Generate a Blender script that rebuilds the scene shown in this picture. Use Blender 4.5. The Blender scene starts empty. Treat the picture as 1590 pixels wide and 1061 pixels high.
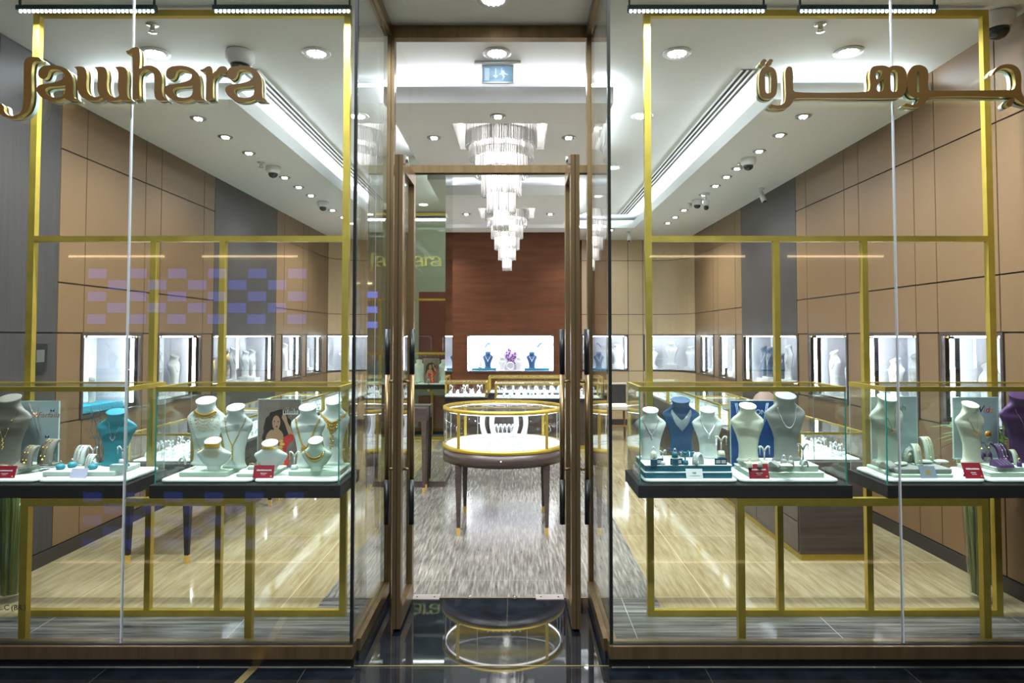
import bpy, bmesh, math, random
from mathutils import Vector, Matrix
random.seed(7)
PI = math.pi
SC = bpy.context.scene
COL = SC.collection

# ------------------------------------------------------------------ camera
EYE = 1.5; FPX = 1060.0; TILT = math.radians(2.04); CX, CY = 802.0, 484.0
cd = bpy.data.cameras.new('camera'); cam = bpy.data.objects.new('camera', cd); COL.objects.link(cam)
cam.location = (0, 0, EYE); cam.rotation_euler = (PI/2 + TILT, 0, 0)
cd.sensor_width = 36; cd.sensor_fit = 'HORIZONTAL'; cd.lens = 36*FPX/1590
cd.shift_x = -(CX-795)/1590; cd.shift_y = (CY-530.5)/1590
cd.clip_start = 0.05; cd.clip_end = 100
SC.camera = cam

# ------------------------------------------------------------------ world, exposure
w = bpy.data.worlds.new('world'); SC.world = w; w.use_nodes = True
w.node_tree.nodes['Background'].inputs[0].default_value = (0.30, 0.33, 0.40, 1)
w.node_tree.nodes['Background'].inputs[1].default_value = 0.03
SC.view_settings.view_transform = 'Standard'; SC.view_settings.look = 'None'
SC.view_settings.exposure = 0.24; SC.view_settings.gamma = 1.0; SC.view_settings.use_curve_mapping = False
cy = SC.cycles
cy.max_bounces = 9; cy.diffuse_bounces = 4; cy.glossy_bounces = 5; cy.transmission_bounces = 4
cy.transparent_max_bounces = 40; cy.caustics_reflective = False; cy.caustics_refractive = False
cy.sample_clamp_indirect = 3.0; cy.blur_glossy = 0.5; cy.use_denoising = True

# light strengths (one place)
L_SPOT = 60.0; L_ISLAND = 55.0; L_BAR = 66.0; E_COVE = 15.0; E_NICHE = 42.0; L_GLOW = 1.0; L_UP = 4.5; L_FRONT = 330.0

def light(kind, name, loc, energy, color=(1, 1, 1), rot=(0, 0, 0), size=.1, size_y=None, spot=100, blend=.8):
    l = bpy.data.lights.new(name, kind); l.energy = energy; l.color = color
    if kind == 'AREA':
        l.size = size
        if size_y: l.shape = 'RECTANGLE'; l.size_y = size_y
    elif kind == 'SPOT':
        l.spot_size = math.radians(spot); l.spot_blend = blend; l.shadow_soft_size = size
    else: l.shadow_soft_size = size
    o = bpy.data.objects.new(name, l); COL.objects.link(o); o.location = loc; o.rotation_euler = rot
    return o

COOL = (0.90, 0.95, 1.0); NEUT = (0.93, 0.98, 1.0); WARM = (1.0, 0.90, 0.78)

# ------------------------------------------------------------------ lens maths: a pixel of the photo on a real plane
_c, _s = math.cos(TILT), math.sin(TILT)
def _ray(x, y):
    a = (x-CX)/FPX; b = -(y-CY)/FPX
    return a, _c-b*_s, _s+b*_c
def atY(x, y, Y):
    r = _ray(x, y); k = Y/r[1]; return Vector((r[0]*k, Y, EYE+r[2]*k))
def atZ(x, y, Z):
    r = _ray(x, y); k = (Z-EYE)/r[2]; return Vector((r[0]*k, r[1]*k, Z))

# ------------------------------------------------------------------ materials
def nt(name):
    m = bpy.data.materials.new(name); m.use_nodes = True
    return m, m.node_tree.nodes, m.node_tree.links, m.node_tree.nodes['Principled BSDF']
def mat(name, col, rough=.5, metal=0., emit=None, es=0., spec=.5, coat=0., noise=None, alpha=None):
    m, N, L, p = nt(name)
    p.inputs['Base Color'].default_value = (*col, 1); p.inputs['Roughness'].default_value = rough
    p.inputs['Metallic'].default_value = metal; p.inputs['Specular IOR Level'].default_value = spec
    p.inputs['Coat Weight'].default_value = coat
    if emit: p.inputs['Emission Color'].default_value = (*emit, 1); p.inputs['Emission Strength'].default_value = es
    if noise:
        sc, amt = noise
        tc = N.new('ShaderNodeNewGeometry'); n = N.new('ShaderNodeTexNoise'); n.inputs['Scale'].default_value = sc
        n.inputs['Detail'].default_value = 5
        L.new(tc.outputs['Position'], n.inputs['Vector'])
        mx = N.new('ShaderNodeMix'); mx.data_type = 'RGBA'
        mx.inputs['A'].default_value = (*[c*(1-amt) for c in col], 1); mx.inputs['B'].default_value = (*[min(1, c*(1+amt)) for c in col], 1)
        L.new(n.outputs['Fac'], mx.inputs['Factor']); L.new(mx.outputs['Result'], p.inputs['Base Color'])
        b = N.new('ShaderNodeBump'); b.inputs['Strength'].default_value = .04; b.inputs['Distance'].default_value = .01
        L.new(n.outputs['Fac'], b.inputs['Height']); L.new(b.outputs['Normal'], p.inputs['Normal'])
    return m
def streaks(name, stops, scale, rough=.2, joints=None, coat=0., spec=.5, big=(1.2, .35), metal=0.):
    """stone or wood: long streaks of noise, stretched by scale, in world position"""
    m, N, L, p = nt(name)
    g = N.new('ShaderNodeNewGeometry')
    mp = N.new('ShaderNodeMapping'); mp.inputs['Scale'].default_value = scale
    L.new(g.outputs['Position'], mp.inputs['Vector'])
    n = N.new('ShaderNodeTexNoise'); n.inputs['Scale'].default_value = 1; n.inputs['Detail'].default_value = 8; n.inputs['Roughness'].default_value = .65; n.inputs['Distortion'].default_value = .25
    L.new(mp.outputs['Vector'], n.inputs['Vector'])
    n2 = N.new('ShaderNodeTexNoise'); n2.inputs['Scale'].default_value = big[0]; n2.inputs['Detail'].default_value = 2
    L.new(g.outputs['Position'], n2.inputs['Vector'])
    ad = N.new('ShaderNodeMath'); ad.operation = 'MULTIPLY_ADD'; ad.inputs[1].default_value = big[1]; 
    L.new(n2.outputs['Fac'], ad.inputs[0]); 
    sb = N.new('ShaderNodeMath'); sb.operation = 'SUBTRACT'; sb.inputs[1].default_value = big[1]*.5
    L.new(n.outputs['Fac'], sb.inputs[0]); L.new(sb.outputs[0], ad.inputs[2])
    r = N.new('ShaderNodeValToRGB'); r.color_ramp.elements[0].position = stops[0][0]; r.color_ramp.elements[0].color = (*stops[0][1], 1)
    r.color_ramp.elements[1].position = stops[-1][0]; r.color_ramp.elements[1].color = (*stops[-1][1], 1)
    for ps, c in stops[1:-1]:
        e = r.color_ramp.elements.new(ps); e.color = (*c, 1)
    L.new(ad.outputs[0], r.inputs['Fac'])
    out = r.outputs['Color']
    if joints:
        bw, bh, jc, off = joints
        mpb = N.new('ShaderNodeMapping'); mpb.inputs['Location'].default_value = off
        L.new(g.outputs['Position'], mpb.inputs['Vector'])
        bt = N.new('ShaderNodeTexBrick'); bt.offset = 0; bt.inputs['Scale'].default_value = 1
        bt.inputs['Brick Width'].default_value = bw; bt.inputs['Row Height'].default_value = bh
        bt.inputs['Mortar Size'].default_value = .0022; bt.inputs['Mortar Smooth'].default_value = 0
        bt.inputs['Color1'].default_value = bt.inputs['Color2'].default_value = (0, 0, 0, 1); bt.inputs['Mortar'].default_value = (1, 1, 1, 1)
        L.new(mpb.outputs['Vector'], bt.inputs['Vector'])
        mx = N.new('ShaderNodeMix'); mx.data_type = 'RGBA'; L.new(bt.outputs['Color'], mx.inputs['Factor'])
        L.new(out, mx.inputs['A']); mx.inputs['B'].default_value = (*jc, 1); out = mx.outputs['Result']
    L.new(out, p.inputs['Base Color'])
    p.inputs['Roughness'].default_value = rough; p.inputs['Coat Weight'].default_value = coat; p.inputs['Coat Roughness'].default_value = .05
    p.inputs['Specular IOR Level'].default_value = spec; p.inputs['Metallic'].default_value = metal
    return m
def glass(name, tint=(.95, .975, .965), ior=1.5, rough=0., gain=1.):
    """clear pane: straight transmission with a Fresnel reflection, both faces of the real slab"""
    m = bpy.data.materials.new(name); m.use_nodes = True; N = m.node_tree.nodes; L = m.node_tree.links; N.clear()
    o = N.new('ShaderNodeOutputMaterial'); t = N.new('ShaderNodeBsdfTransparent'); t.inputs[0].default_value = (*tint, 1)
    g = N.new('ShaderNodeBsdfGlossy'); g.inputs['Roughness'].default_value = rough; g.inputs['Color'].default_value = (gain, gain, gain, 1)
    f = N.new('ShaderNodeFresnel'); ge = N.new('ShaderNodeNewGeometry')
    mi = N.new('ShaderNodeMath'); mi.operation = 'MULTIPLY_ADD'; mi.inputs[1].default_value = 1/ior-ior; mi.inputs[2].default_value = ior
    L.new(ge.outputs['Backfacing'], mi.inputs[0]); L.new(mi.outputs[0], f.inputs['IOR'])
    x = N.new('ShaderNodeMixShader'); L.new(f.outputs[0], x.inputs[0]); L.new(t.outputs[0], x.inputs[1]); L.new(g.outputs[0], x.inputs[2])
    L.new(x.outputs[0], o.inputs[0]); return m
def crystal(name):
    m = bpy.data.materials.new(name); m.use_nodes = True; N = m.node_tree.nodes; L = m.node_tree.links; N.clear()
    o = N.new('ShaderNodeOutputMaterial'); t = N.new('ShaderNodeBsdfTransparent'); t.inputs[0].default_value = (.96, .96, .97, 1)
    g = N.new('ShaderNodeBsdfGlossy'); g.inputs['Roughness'].default_value = .08
    d = N.new('ShaderNodeBsdfTranslucent'); d.inputs[0].default_value = (1, .99, .97, 1)
    lw = N.new('ShaderNodeLayerWeight'); lw.inputs[0].default_value = .28
    a = N.new('ShaderNodeMixShader'); a.inputs[0].default_value = .5; L.new(t.outputs[0], a.inputs[1]); L.new(d.outputs[0], a.inputs[2])
    b = N.new('ShaderNodeMixShader'); L.new(lw.outputs['Fresnel'], b.inputs[0]); L.new(a.outputs[0], b.inputs[1]); L.new(g.outputs[0], b.inputs[2])
    L.new(b.outputs[0], o.inputs[0]); return m
def emis(name, col, s): return mat(name, (.8, .8, .8), .5, emit=col, es=s)

m_glass = glass('storefront glass', (.93, .965, .955))
m_cglass = glass('showcase glass', (.975, .99, .985))
m_edge = mat('green glass edge', (.02, .36, .30), .15, spec=.8)
m_edge2 = mat('pale glass edge', (.55, .70, .70), .2)
m_seam = mat('glass seam', (.62, .62, .66), .3)
m_black = mat('black rubber', (.008, .009, .010), .35)
m_gold = streaks('brushed gold', [(.3, (.46, .33, .045)), (.7, (.60, .44, .08))], (9, 9, 9), rough=.38, big=(3, .2), metal=.75)
m_gold2 = mat('polished gold', (.90, .60, .17), .3, .75)
m_bronze = streaks('bronze metal', [(.3, (.20, .13, .065)), (.7, (.30, .20, .105))], (14, 14, 1.2), rough=.32, big=(3, .2), metal=.8)
m_bronze2 = mat('groove bronze', (.06, .045, .03), .5, .5)
m_steel = mat('satin steel', (.55, .53, .50), .28, 1.)
m_ceil = mat('white ceiling paint', (.88, .895, .90), .75, noise=(3, .015))
m_tan = mat('camel leather panel', (.172, .098, .046), .42, noise=(2.2, .05))
m_tan_lit = mat('camel leather panel lit', (.48, .35, .21), .45, noise=(2.2, .05))  # camel panel again, brighter light at corners and back wall put into its colour
m_darkpan = streaks('dark oak panel', [(.25, (.028, .023, .023)), (.6, (.048, .040, .039)), (.8, (.062, .052, .05))], (60, 60, 1.2), rough=.45, big=(2, .2))
m_groove = mat('dark groove', (.03, .022, .017), .6)
m_wood = streaks('walnut veneer', [(.25, (.070, .024, .010)), (.5, (.100, .036, .016)), (.8, (.135, .050, .022))], (1.2, 1.2, 13), spec=.15, rough=.5, big=(2, .25))
m_wenge = streaks('dark wenge wood', [(.25, (.030, .021, .018)), (.5, (.055, .038, .033)), (.8, (.085, .06, .05))], (2, 2, 40), rough=.36, big=(2, .2))
m_slab = mat('black brown lacquer', (.022, .020, .021), .55, spec=.2, noise=(8, .15))
m_cream = streaks('cream travertine', [(.25, (.175, .128, .056)), (.42, (.235, .182, .094)), (.55, (.285, .232, .132)), (.75, (.36, .30, .187))], (30, 2.6, 1), rough=.09, joints=(1.2, .6, (.50, .38, .23), (.1, .22, 0)), spec=.6)
m_grey = streaks('grey travertine lengthwise', [(.25, (.045, .042, .037)), (.45, (.115, .108, .094)), (.55, (.18, .168, .148)), (.66, (.28, .25, .21)), (.80, (.40, .37, .32))], (64, 4.2, 1), rough=.15, joints=(.95, .95, (.24, .21, .17), (.15, .5, 0)), spec=.35)
m_grey2 = streaks('grey travertine crosswise', [(.30, (.035, .035, .038)), (.45, (.12, .115, .11)), (.58, (.22, .21, .195)), (.76, (.42, .39, .34))], (1.7, 34, 1), rough=.10, joints=(1.02, 3, (.45, .42, .36), (.42, .5, 0)), spec=.6)
m_granite = streaks('black polished granite', [(.3, (.003, .004, .006)), (.7, (.012, .016, .022))], (9, 9, 1), rough=.025, joints=(.9, .9, (.05, .045, .035), (.05, .46, 0)), spec=.9)
m_brassline = mat('brass line', (.6, .45, .2), .3, .8)
m_mirror = mat('tinted mirror', (.60, .66, .56), .015, 1.)
m_pad = mat('white padded cloth', (.78, .84, .80), .7, noise=(60, .03))
m_mint = mat('mint cloth', (.56, .68, .56), .7, noise=(80, .04))
m_cloth = mat('white display leather', (.80, .86, .83), .45)
m_ivory = mat('ivory display leather', (.80, .82, .66), .45)
m_taupe = mat('taupe display leather', (.22, .20, .17), .55)
m_grey3 = mat('grey display leather', (.30, .31, .29), .5)
m_blue = mat('navy display velvet', (.008, .055, .14), .55)
m_teal = mat('teal display leather', (.045, .30, .38), .5)
m_tealb = mat('teal box sides', (.01, .13, .20), .4)
m_purple = mat('purple display leather', (.07, .025, .10), .5)
m_white = mat('white plastic', (.82, .82, .82), .4)
m_whitej = mat('white jewellery stand', (.66, .67, .71), .4)
m_jew = mat('diamond and silver', (.86, .87, .90), .2, .35)
m_rose = mat('rose gold', (.75, .38, .22), .25, .9)
m_gem = mat('dark gems', (.05, .03, .12), .1)
m_led = emis('led white', (.93, .97, 1.0), 9.0)
m_bead = emis('led bead', (.90, .97, 1.0), 14.0)
m_cove = emis('cove led', (.90, .93, 1.0), E_COVE)
m_niled = emis('niche led', (.92, .94, 1.0), E_NICHE)
m_ring = emis('case led', (.93, .96, 1.0), 5.0)
m_recess_fill = emis('recess fill glow', (1.0, .96, .90), 16.0)  # glow for the strip added inside the chandelier recess
m_bulb = emis('chandelier bulb', (1.0, .97, .93), 6.0)
m_crystal = crystal('crystal')
m_niche = mat('white niche lining', (.72, .72, .78), .5)
m_housing = mat('dark teal housing', (.010, .045, .055), .35)
m_exit = mat('exit sign face', (.20, .38, .52), .3, emit=(.25, .45, .65), es=.35)
m_exitm = mat('exit sign marks', (.6, .75, .9), .3, emit=(.6, .75, .95), es=.4)
m_acryl = mat('frosted acrylic', (.62, .78, .76), .25)
m_signb = streaks('sign brown metal', [(.2, (.115, .052, .003)), (.8, (.165, .08, .006))], (3, 3, 3), rough=.5, big=(2, .3))
m_signs = mat('sign gold side', (.42, .34, .10), .35, .5)
m_card = mat('burgundy card', (.30, .012, .03), .35)
m_paper = mat('pale card', (.78, .80, .82), .5)
m_lens = mat('camera lens dome', (.01, .012, .018), .08)
m_leaf = mat('green leaf', (.10, .26, .05), .45)
m_stalk = streaks('bamboo stalks', [(.3, (.06, .10, .015)), (.7, (.22, .28, .05))], (60, 60, 5), rough=.4)
m_skin = mat('printed skin tone', (.55, .30, .19), .5)
m_hair = mat('printed hair', (.018, .010, .010), .5)
m_red = mat('printed red cloth', (.55, .02, .03), .5)
m_ink = mat('black lettering', (.01, .01, .01), .5)
m_cabw = mat('oak chair wood', (.32, .15, .06), .4)
m_seat = mat('beige seat', (.60, .52, .42), .6)
m_flower = mat('purple flower', (.20, .03, .28), .5)

# ------------------------------------------------------------------ mesh building
class MB:
    def __init__(s): s.v = []; s.f = []; s.mi = []; s.cur = 0; s.sm = []; s.smooth = False
    def add(s, vs, fs):
        o = len(s.v); s.v += [tuple(v) for v in vs]
        for f in fs: s.f.append([i+o for i in f]); s.mi.append(s.cur); s.sm.append(s.smooth)
        return s
    def m(s, i): s.cur = i; return s
    def box(s, x0, x1, y0, y1, z0, z1):
        vs = [(x, y, z) for z in (z0, z1) for y in (y0, y1) for x in (x0, x1)]
        return s.add(vs, [(0, 2, 3, 1), (4, 5, 7, 6), (0, 1, 5, 4), (2, 6, 7, 3), (0, 4, 6, 2), (1, 3, 7, 5)])
    def rings(s, rs, cap=True, close=False):
        n = len(rs[0]); vs = [p for r in rs for p in r]; fs = []
        k = len(rs)
        for i in range(k if close else k-1):
            a = i*n; b = ((i+1) % k)*n
            for j in range(n): fs.append((a+j, a+(j+1) % n, b+(j+1) % n, b+j))
        if cap and not close: fs.append(tuple(reversed(range(n)))); fs.append(tuple(range((k-1)*n, k*n)))
        return s.add(vs, fs)
    def lathe(s, prof, c=(0, 0, 0), n=24, sx=1, sy=1, cap=True):
        sm = s.smooth; s.smooth = True
        s.rings([[(c[0]+r*sx*math.cos(2*PI*j/n), c[1]+r*sy*math.sin(2*PI*j/n), c[2]+z) for j in range(n)] for r, z in prof], cap)
        s.smooth = sm; return s
    def cyl(s, p0, p1, r0, r1=None, n=12):
        r1 = r0 if r1 is None else r1; p0 = Vector(p0); p1 = Vector(p1); d = (p1-p0).normalized()
        u = d.orthogonal().normalized(); w_ = d.cross(u)
        sm = s.smooth; s.smooth = True
        s.rings([[p+r*(math.cos(2*PI*j/n)*u+math.sin(2*PI*j/n)*w_) for j in range(n)] for p, r in ((p0, r0), (p1, r1))])
        s.smooth = sm; return s
    def tube(s, pts, r, n=6, closed=False):
        pts = [Vector(p) for p in pts]; rs = []; u = None; k = len(pts)
        for i, p in enumerate(pts):
            a = pts[(i-1) % k] if (i or closed) else p; b = pts[(i+1) % k] if (i < k-1 or closed) else p
            d = (b-a).normalized()
            if u is None: u = d.orthogonal().normalized()
            u = (u-d*u.dot(d)); u = u.normalized() if u.length > 1e-6 else d.orthogonal().normalized(); w_ = d.cross(u)
            rs.append([p+r*(math.cos(2*PI*j/n)*u+math.sin(2*PI*j/n)*w_) for j in range(n)])
        sm = s.smooth; s.smooth = True; s.rings(rs, True, closed); s.smooth = sm; return s
    def ball(s, c, r, n=8, k=5, sz=1.):
        pr = [(max(1e-4, r*math.sin(PI*i/k)), -r*sz*math.cos(PI*i/k)) for i in range(k+1)]
        return s.lathe(pr, c, n)
    def gem(s, c, r):
        x, y, z = c; r = r*1.1
        return s.add([(x-r, y, z), (x+r, y, z), (x, y-r, z), (x, y+r, z), (x, y, z-r), (x, y, z+r)],
                     [(0, 2, 5), (2, 1, 5), (1, 3, 5), (3, 0, 5), (2, 0, 4), (1, 2, 4), (3, 1, 4), (0, 3, 4)])
    def rslab(s, x0, x1, y0, y1, z0, z1, r=.03, e=.006, n=5):
        """slab with rounded corners in plan and a softened edge"""
        def ring(ins, z):
            o = []
            for cx, cy_, a0 in ((x1-r, y1-r, 0), (x0+r, y1-r, PI/2), (x0+r, y0+r, PI), (x1-r, y0+r, 1.5*PI)):
                for i in range(n+1):
                    a = a0+PI/2*i/n; o.append((cx+(r-ins)*math.cos(a), cy_+(r-ins)*math.sin(a), z))
            return o
        return s.rings([ring(e, z0), ring(0, z0+e), ring(0, z1-e), ring(e*.3, z1-e*.3), ring(e, z1)])
    def poly(s, pts, y0, y1):
        """outline in x,z extruded from y0 to y1"""
        n = len(pts); vs = [(p[0], y0, p[1]) for p in pts]+[(p[0], y1, p[1]) for p in pts]
        return s.add(vs, [tuple(range(n)), tuple(reversed(range(n, 2*n)))]+[(i, n+i, n+(i+1) % n, (i+1) % n) for i in range(n)])
    def build(s, name, mats, parent=None, at=(0, 0, 0), kind=None, label=None, cat=None, group=None):
        me = bpy.data.meshes.new(name); me.from_pydata([(v[0]-at[0], v[1]-at[1], v[2]-at[2]) for v in s.v], [], s.f)
        if not isinstance(mats, (list, tuple)): mats = [mats]
        for q in mats: me.materials.append(q)
        me.polygons.foreach_set('material_index', s.mi); me.polygons.foreach_set('use_smooth', s.sm)
        bm = bmesh.new(); bm.from_mesh(me); bmesh.ops.recalc_face_normals(bm, faces=bm.faces); bm.to_mesh(me); bm.free()
        me.update()
        o = bpy.data.objects.new(name, me); COL.objects.link(o)
        if parent: o.parent = parent
        else: o.location = at
        tag(o, label, cat, group, kind); return o
def tag(o, label=None, cat=None, group=None, kind=None):
    if label: o['label'] = label
    if cat: o['category'] = cat
    if group: o['group'] = group
    if kind: o['kind'] = kind
    return o
def thing(name, label, cat, loc=(0, 0, 0), rz=0, group=None):
    o = bpy.data.objects.new(name, None); COL.objects.link(o); o.location = loc; o.rotation_euler = (0, 0, rz)
    o.empty_display_size = .05
    return tag(o, label, cat, group)
def dup(root, loc, rz=0, sc=1, label=None, group=None):
    r = root.copy(); COL.objects.link(r); r.location = loc; r.rotation_euler = (0, 0, rz)
    r.scale = (sc, sc, sc) if not isinstance(sc, tuple) else sc
    if label: r['label'] = label
    if group: r['group'] = group
    for ch in list(root.children):
        c = ch.copy(); COL.objects.link(c); c.parent = r
        for g in list(ch.children):
            d = g.copy(); COL.objects.link(d); d.parent = c
    return r
class Proto:
    """first use moves the original, later uses copy it"""
    def __init__(s, root): s.r = root; s.used = False
    def put(s, loc, rz=0, sc=1, label=None, group=None):
        if s.used: return dup(s.r, loc, rz, sc, label, group)
        s.used = True; r = s.r; r.location = loc; r.rotation_euler = (0, 0, rz)
        r.scale = (sc, sc, sc) if not isinstance(sc, tuple) else sc
        if label: r['label'] = label
        if group: r['group'] = group
        return r
def struct(name, mb, mats): return mb.build(name, mats, kind='structure')
def curve_mesh(name, splines, depth, mats, parent=None, at=(0, 0, 0), y=0.):
    """closed x,z outlines (third value 1 = sharp corner) filled and given thickness; holes by overlap"""
    cu = bpy.data.curves.new(name, 'CURVE'); cu.dimensions = '2D'; cu.fill_mode = 'BOTH'; cu.extrude = depth/2; cu.resolution_u = 5
    for pts in splines:
        sp = cu.splines.new('BEZIER'); sp.bezier_points.add(len(pts)-1); sp.use_cyclic_u = True
        for b, p in zip(sp.bezier_points, pts):
            b.co = (p[0], p[1], 0); t = 'VECTOR' if len(p) > 2 and p[2] else 'AUTO'
            b.handle_left_type = t; b.handle_right_type = t
    o = bpy.data.objects.new(name, cu); COL.objects.link(o); bpy.context.view_layer.update()
    me = bpy.data.meshes.new_from_object(o.evaluated_get(bpy.context.evaluated_depsgraph_get()))
    bpy.data.objects.remove(o); bpy.data.curves.remove(cu)
    me.transform(Matrix.Translation((-at[0], y-at[1], -at[2])) @ Matrix.Rotation(PI/2, 4, 'X'))
    me.materials.clear()
    for q in (mats if isinstance(mats, (list, tuple)) else [mats]): me.materials.append(q)
    if isinstance(mats, (list, tuple)) and len(mats) > 1:
        for p in me.polygons: p.material_index = 0 if p.normal.y < -.7 or p.normal.y > .7 else 1
    n = bpy.data.objects.new(name, me); me.name = name; COL.objects.link(n)
    if parent: n.parent = parent
    else: n.location = at
    return n
def text_mesh(name, body, size, m, parent, x, z, y, at=(0, 0, 0), shear=0, align='LEFT', depth=.0006):
    cu = bpy.data.curves.new(name, 'FONT'); cu.body = body; cu.size = size; cu.extrude = depth; cu.shear = shear; cu.align_x = align
    o = bpy.data.objects.new(name, cu); COL.objects.link(o); bpy.context.view_layer.update()
    me = bpy.data.meshes.new_from_object(o.evaluated_get(bpy.context.evaluated_depsgraph_get()))
    bpy.data.objects.remove(o); bpy.data.curves.remove(cu)
    me.transform(Matrix.Translation((x-at[0], y-at[1], z-at[2])) @ Matrix.Rotation(PI/2, 4, 'X'))
    me.materials.clear(); me.materials.append(m)
    n = bpy.data.objects.new(name, me); COL.objects.link(n)
    if parent: n.parent = parent
    else: n.location = at
    return n

# ================================================================== THE SETTING
XL, XR, XC = -3.10, 2.87, -0.125          # side walls, centre line
YG = 3.16                                 # storefront glass
YB = 11.55                                # back wall
HH, HL = 3.32, 3.13                       # tray ceiling, lowered ceiling
VL, VR, YD = -0.751, 0.432, 3.97          # vestibule sides, door plane
GT = 3.62                                 # top of the storefront glass

# floors (edges shared, butted)
struct('floor_cream_left', MB().box(XL-.3, -1.10, 3.70, YB+.6, -.05, 0), m_cream)
struct('floor_cream_right', MB().box(.80, XR+.3, 3.70, YB+.6, -.05, 0), m_cream)
struct('floor_aisle', MB().box(-1.10, .80, YD, YB+.6, -.05, 0), m_grey)
b = MB(); b.box(XL-.3, VL, YG-.02, 3.70, -.05, 0); b.box(VR, XR+.3, YG-.02, 3.70, -.05, 0)
b.box(-1.10, VL, 3.70, YD, -.05, 0); b.box(VR, .80, 3.70, YD, -.05, 0); struct('floor_front_strip', b, m_grey2)
b = MB(); b.box(VL, VR, YG, YD, -.05, 0); b.box(-9, 9, -9, YG-.02, -.05, 0); b.box(VL, VR, YG-.02, YG, -.05, 0); struct('floor_granite', b, m_granite)
b = MB(); b.box(VL, VR, YG-.004, YG+.002, 0, .0012); b.box(VL+.02, VR-.02, YD-.004, YD+.004, 0, .0012); struct('trim_1', b, m_brassline)
b = MB(); b.add([(-1.262, 2.62, .001), (-1.222, 2.62, .001), (-1.165, YG-.004, .001), (-1.205, YG-.004, .001)], [(0, 1, 2, 3)]); struct('trim_2', b, m_brassline)

# ceiling: the high tray with the lowered strips and islands under it
b = MB(); b.box(XL-.4, XR+.4, YG-.05, YB+.6, HH, HH+.08); struct('ceiling', b, m_ceil)
LIP = 3.245
def lowered(name, rects):
    b = MB()
    for x0, x1, y0, y1 in rects: b.box(x0, x1, y0, y1, HL, LIP-.035)
    return b
SL, SR = -1.965, 1.775                    # inner edges of the side strips
b = lowered('s', [(XL-.05, SL, 4.65, YB+.3), (SR, XR+.05, 4.65, YB+.3), (SL, SR, 10.25, YB+.3)])
for x0, x1, y0, y1 in ((XL-.05, SL, 4.65, 4.67), (SL-.02, SL, 4.67, 10.27), (SR, SR+.02, 4.67, 10.27), (SR, XR+.05, 4.65, 4.67), (SL, SR, 10.25, 10.27)):
    b.box(x0, x1, y0, y1, LIP-.035, LIP)
struct('ceiling_perimeter', b, m_ceil)
IX0, IX1 = -.93, .68; RC = .365
for k, (y0, y1, cyy) in enumerate(((4.724, 6.62, 5.55), (7.85, 9.93, 9.03))):
    b = lowered('i', [(IX0, XC-RC, y0, y1), (XC+RC, IX1, y0, y1), (XC-RC, XC+RC, y0, cyy-RC), (XC-RC, XC+RC, cyy+RC, y1)])
    for r in ((IX0, IX1, y0, y0+.02), (IX0, IX1, y1-.02, y1), (IX0, IX0+.02, y0+.02, y1-.02), (IX1-.02, IX1, y0+.02, y1-.02)): b.box(*r, LIP-.035, LIP)
    for r in ((XC-RC-.02, XC+RC+.02, cyy-RC-.02, cyy-RC), (XC-RC-.02, XC+RC+.02, cyy+RC, cyy+RC+.02), (XC-RC-.02, XC-RC, cyy-RC, cyy+RC), (XC+RC, XC+RC+.02, cyy-RC, cyy+RC)):
        b.box(*r, LIP-.035, HH-.001)
    struct('ceiling_island', b, m_ceil)
    b = MB(); z0, z1 = LIP-.034, LIP-.024
    for r in ((IX0+.05, IX1-.05, y0+.05, y0+.065), (IX0+.05, IX1-.05, y1-.065, y1-.05), (IX0+.05, IX0+.065, y0+.07, y1-.07), (IX1-.065, IX1-.05, y0+.07, y1-.07)): b.box(*r, z0, z1)
    b.build('cove_led', m_cove, label=('cove light strip glowing on top of the front ceiling island' if k == 0 else 'cove light strip glowing on top of the rear ceiling island'), cat='light strip')
b = MB()
for r in ((XL+.1, SL-.1, 4.70, 4.715), (SR+.1, XR-.1, 4.70, 4.715), (SL-.07, SL-.055, 4.75, 10.2), (SR+.055, SR+.07, 4.75, 10.2), (SL, SR, 10.30, 10.315)): b.box(*r, LIP-.034, LIP-.024)
b.build('cove_led', m_cove, label='cove light strip running round the edge of the tray ceiling', cat='light strip')
for x in (-1.83, 1.60):
    b = MB()
    for k in range(4): b.m(0).box(x-.068+k*.04, x-.052+k*.04, 4.6, 10.15, HH-.008, HH-.003)
    b.m(1).box(x-.06, x+.06, 4.6, 10.15, HH-.0045, HH-.0025)
    b.build('slot_diffuser', [m_ceil, m_groove], label='long three slot air diffuser in the tray ceiling %s' % ('above the left wall counter' if x < 0 else 'above the right wall counter'), cat='air vent')
b = MB(); b.box(-11, 11, -9, YG-.02, 6.5, 6.6); b.box(-11, 11, YG-.05, YG+.02, GT, 6.5)
struct('ceiling_mall', b, mat('mall ceiling', (.55, .50, .42), .7))

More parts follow.
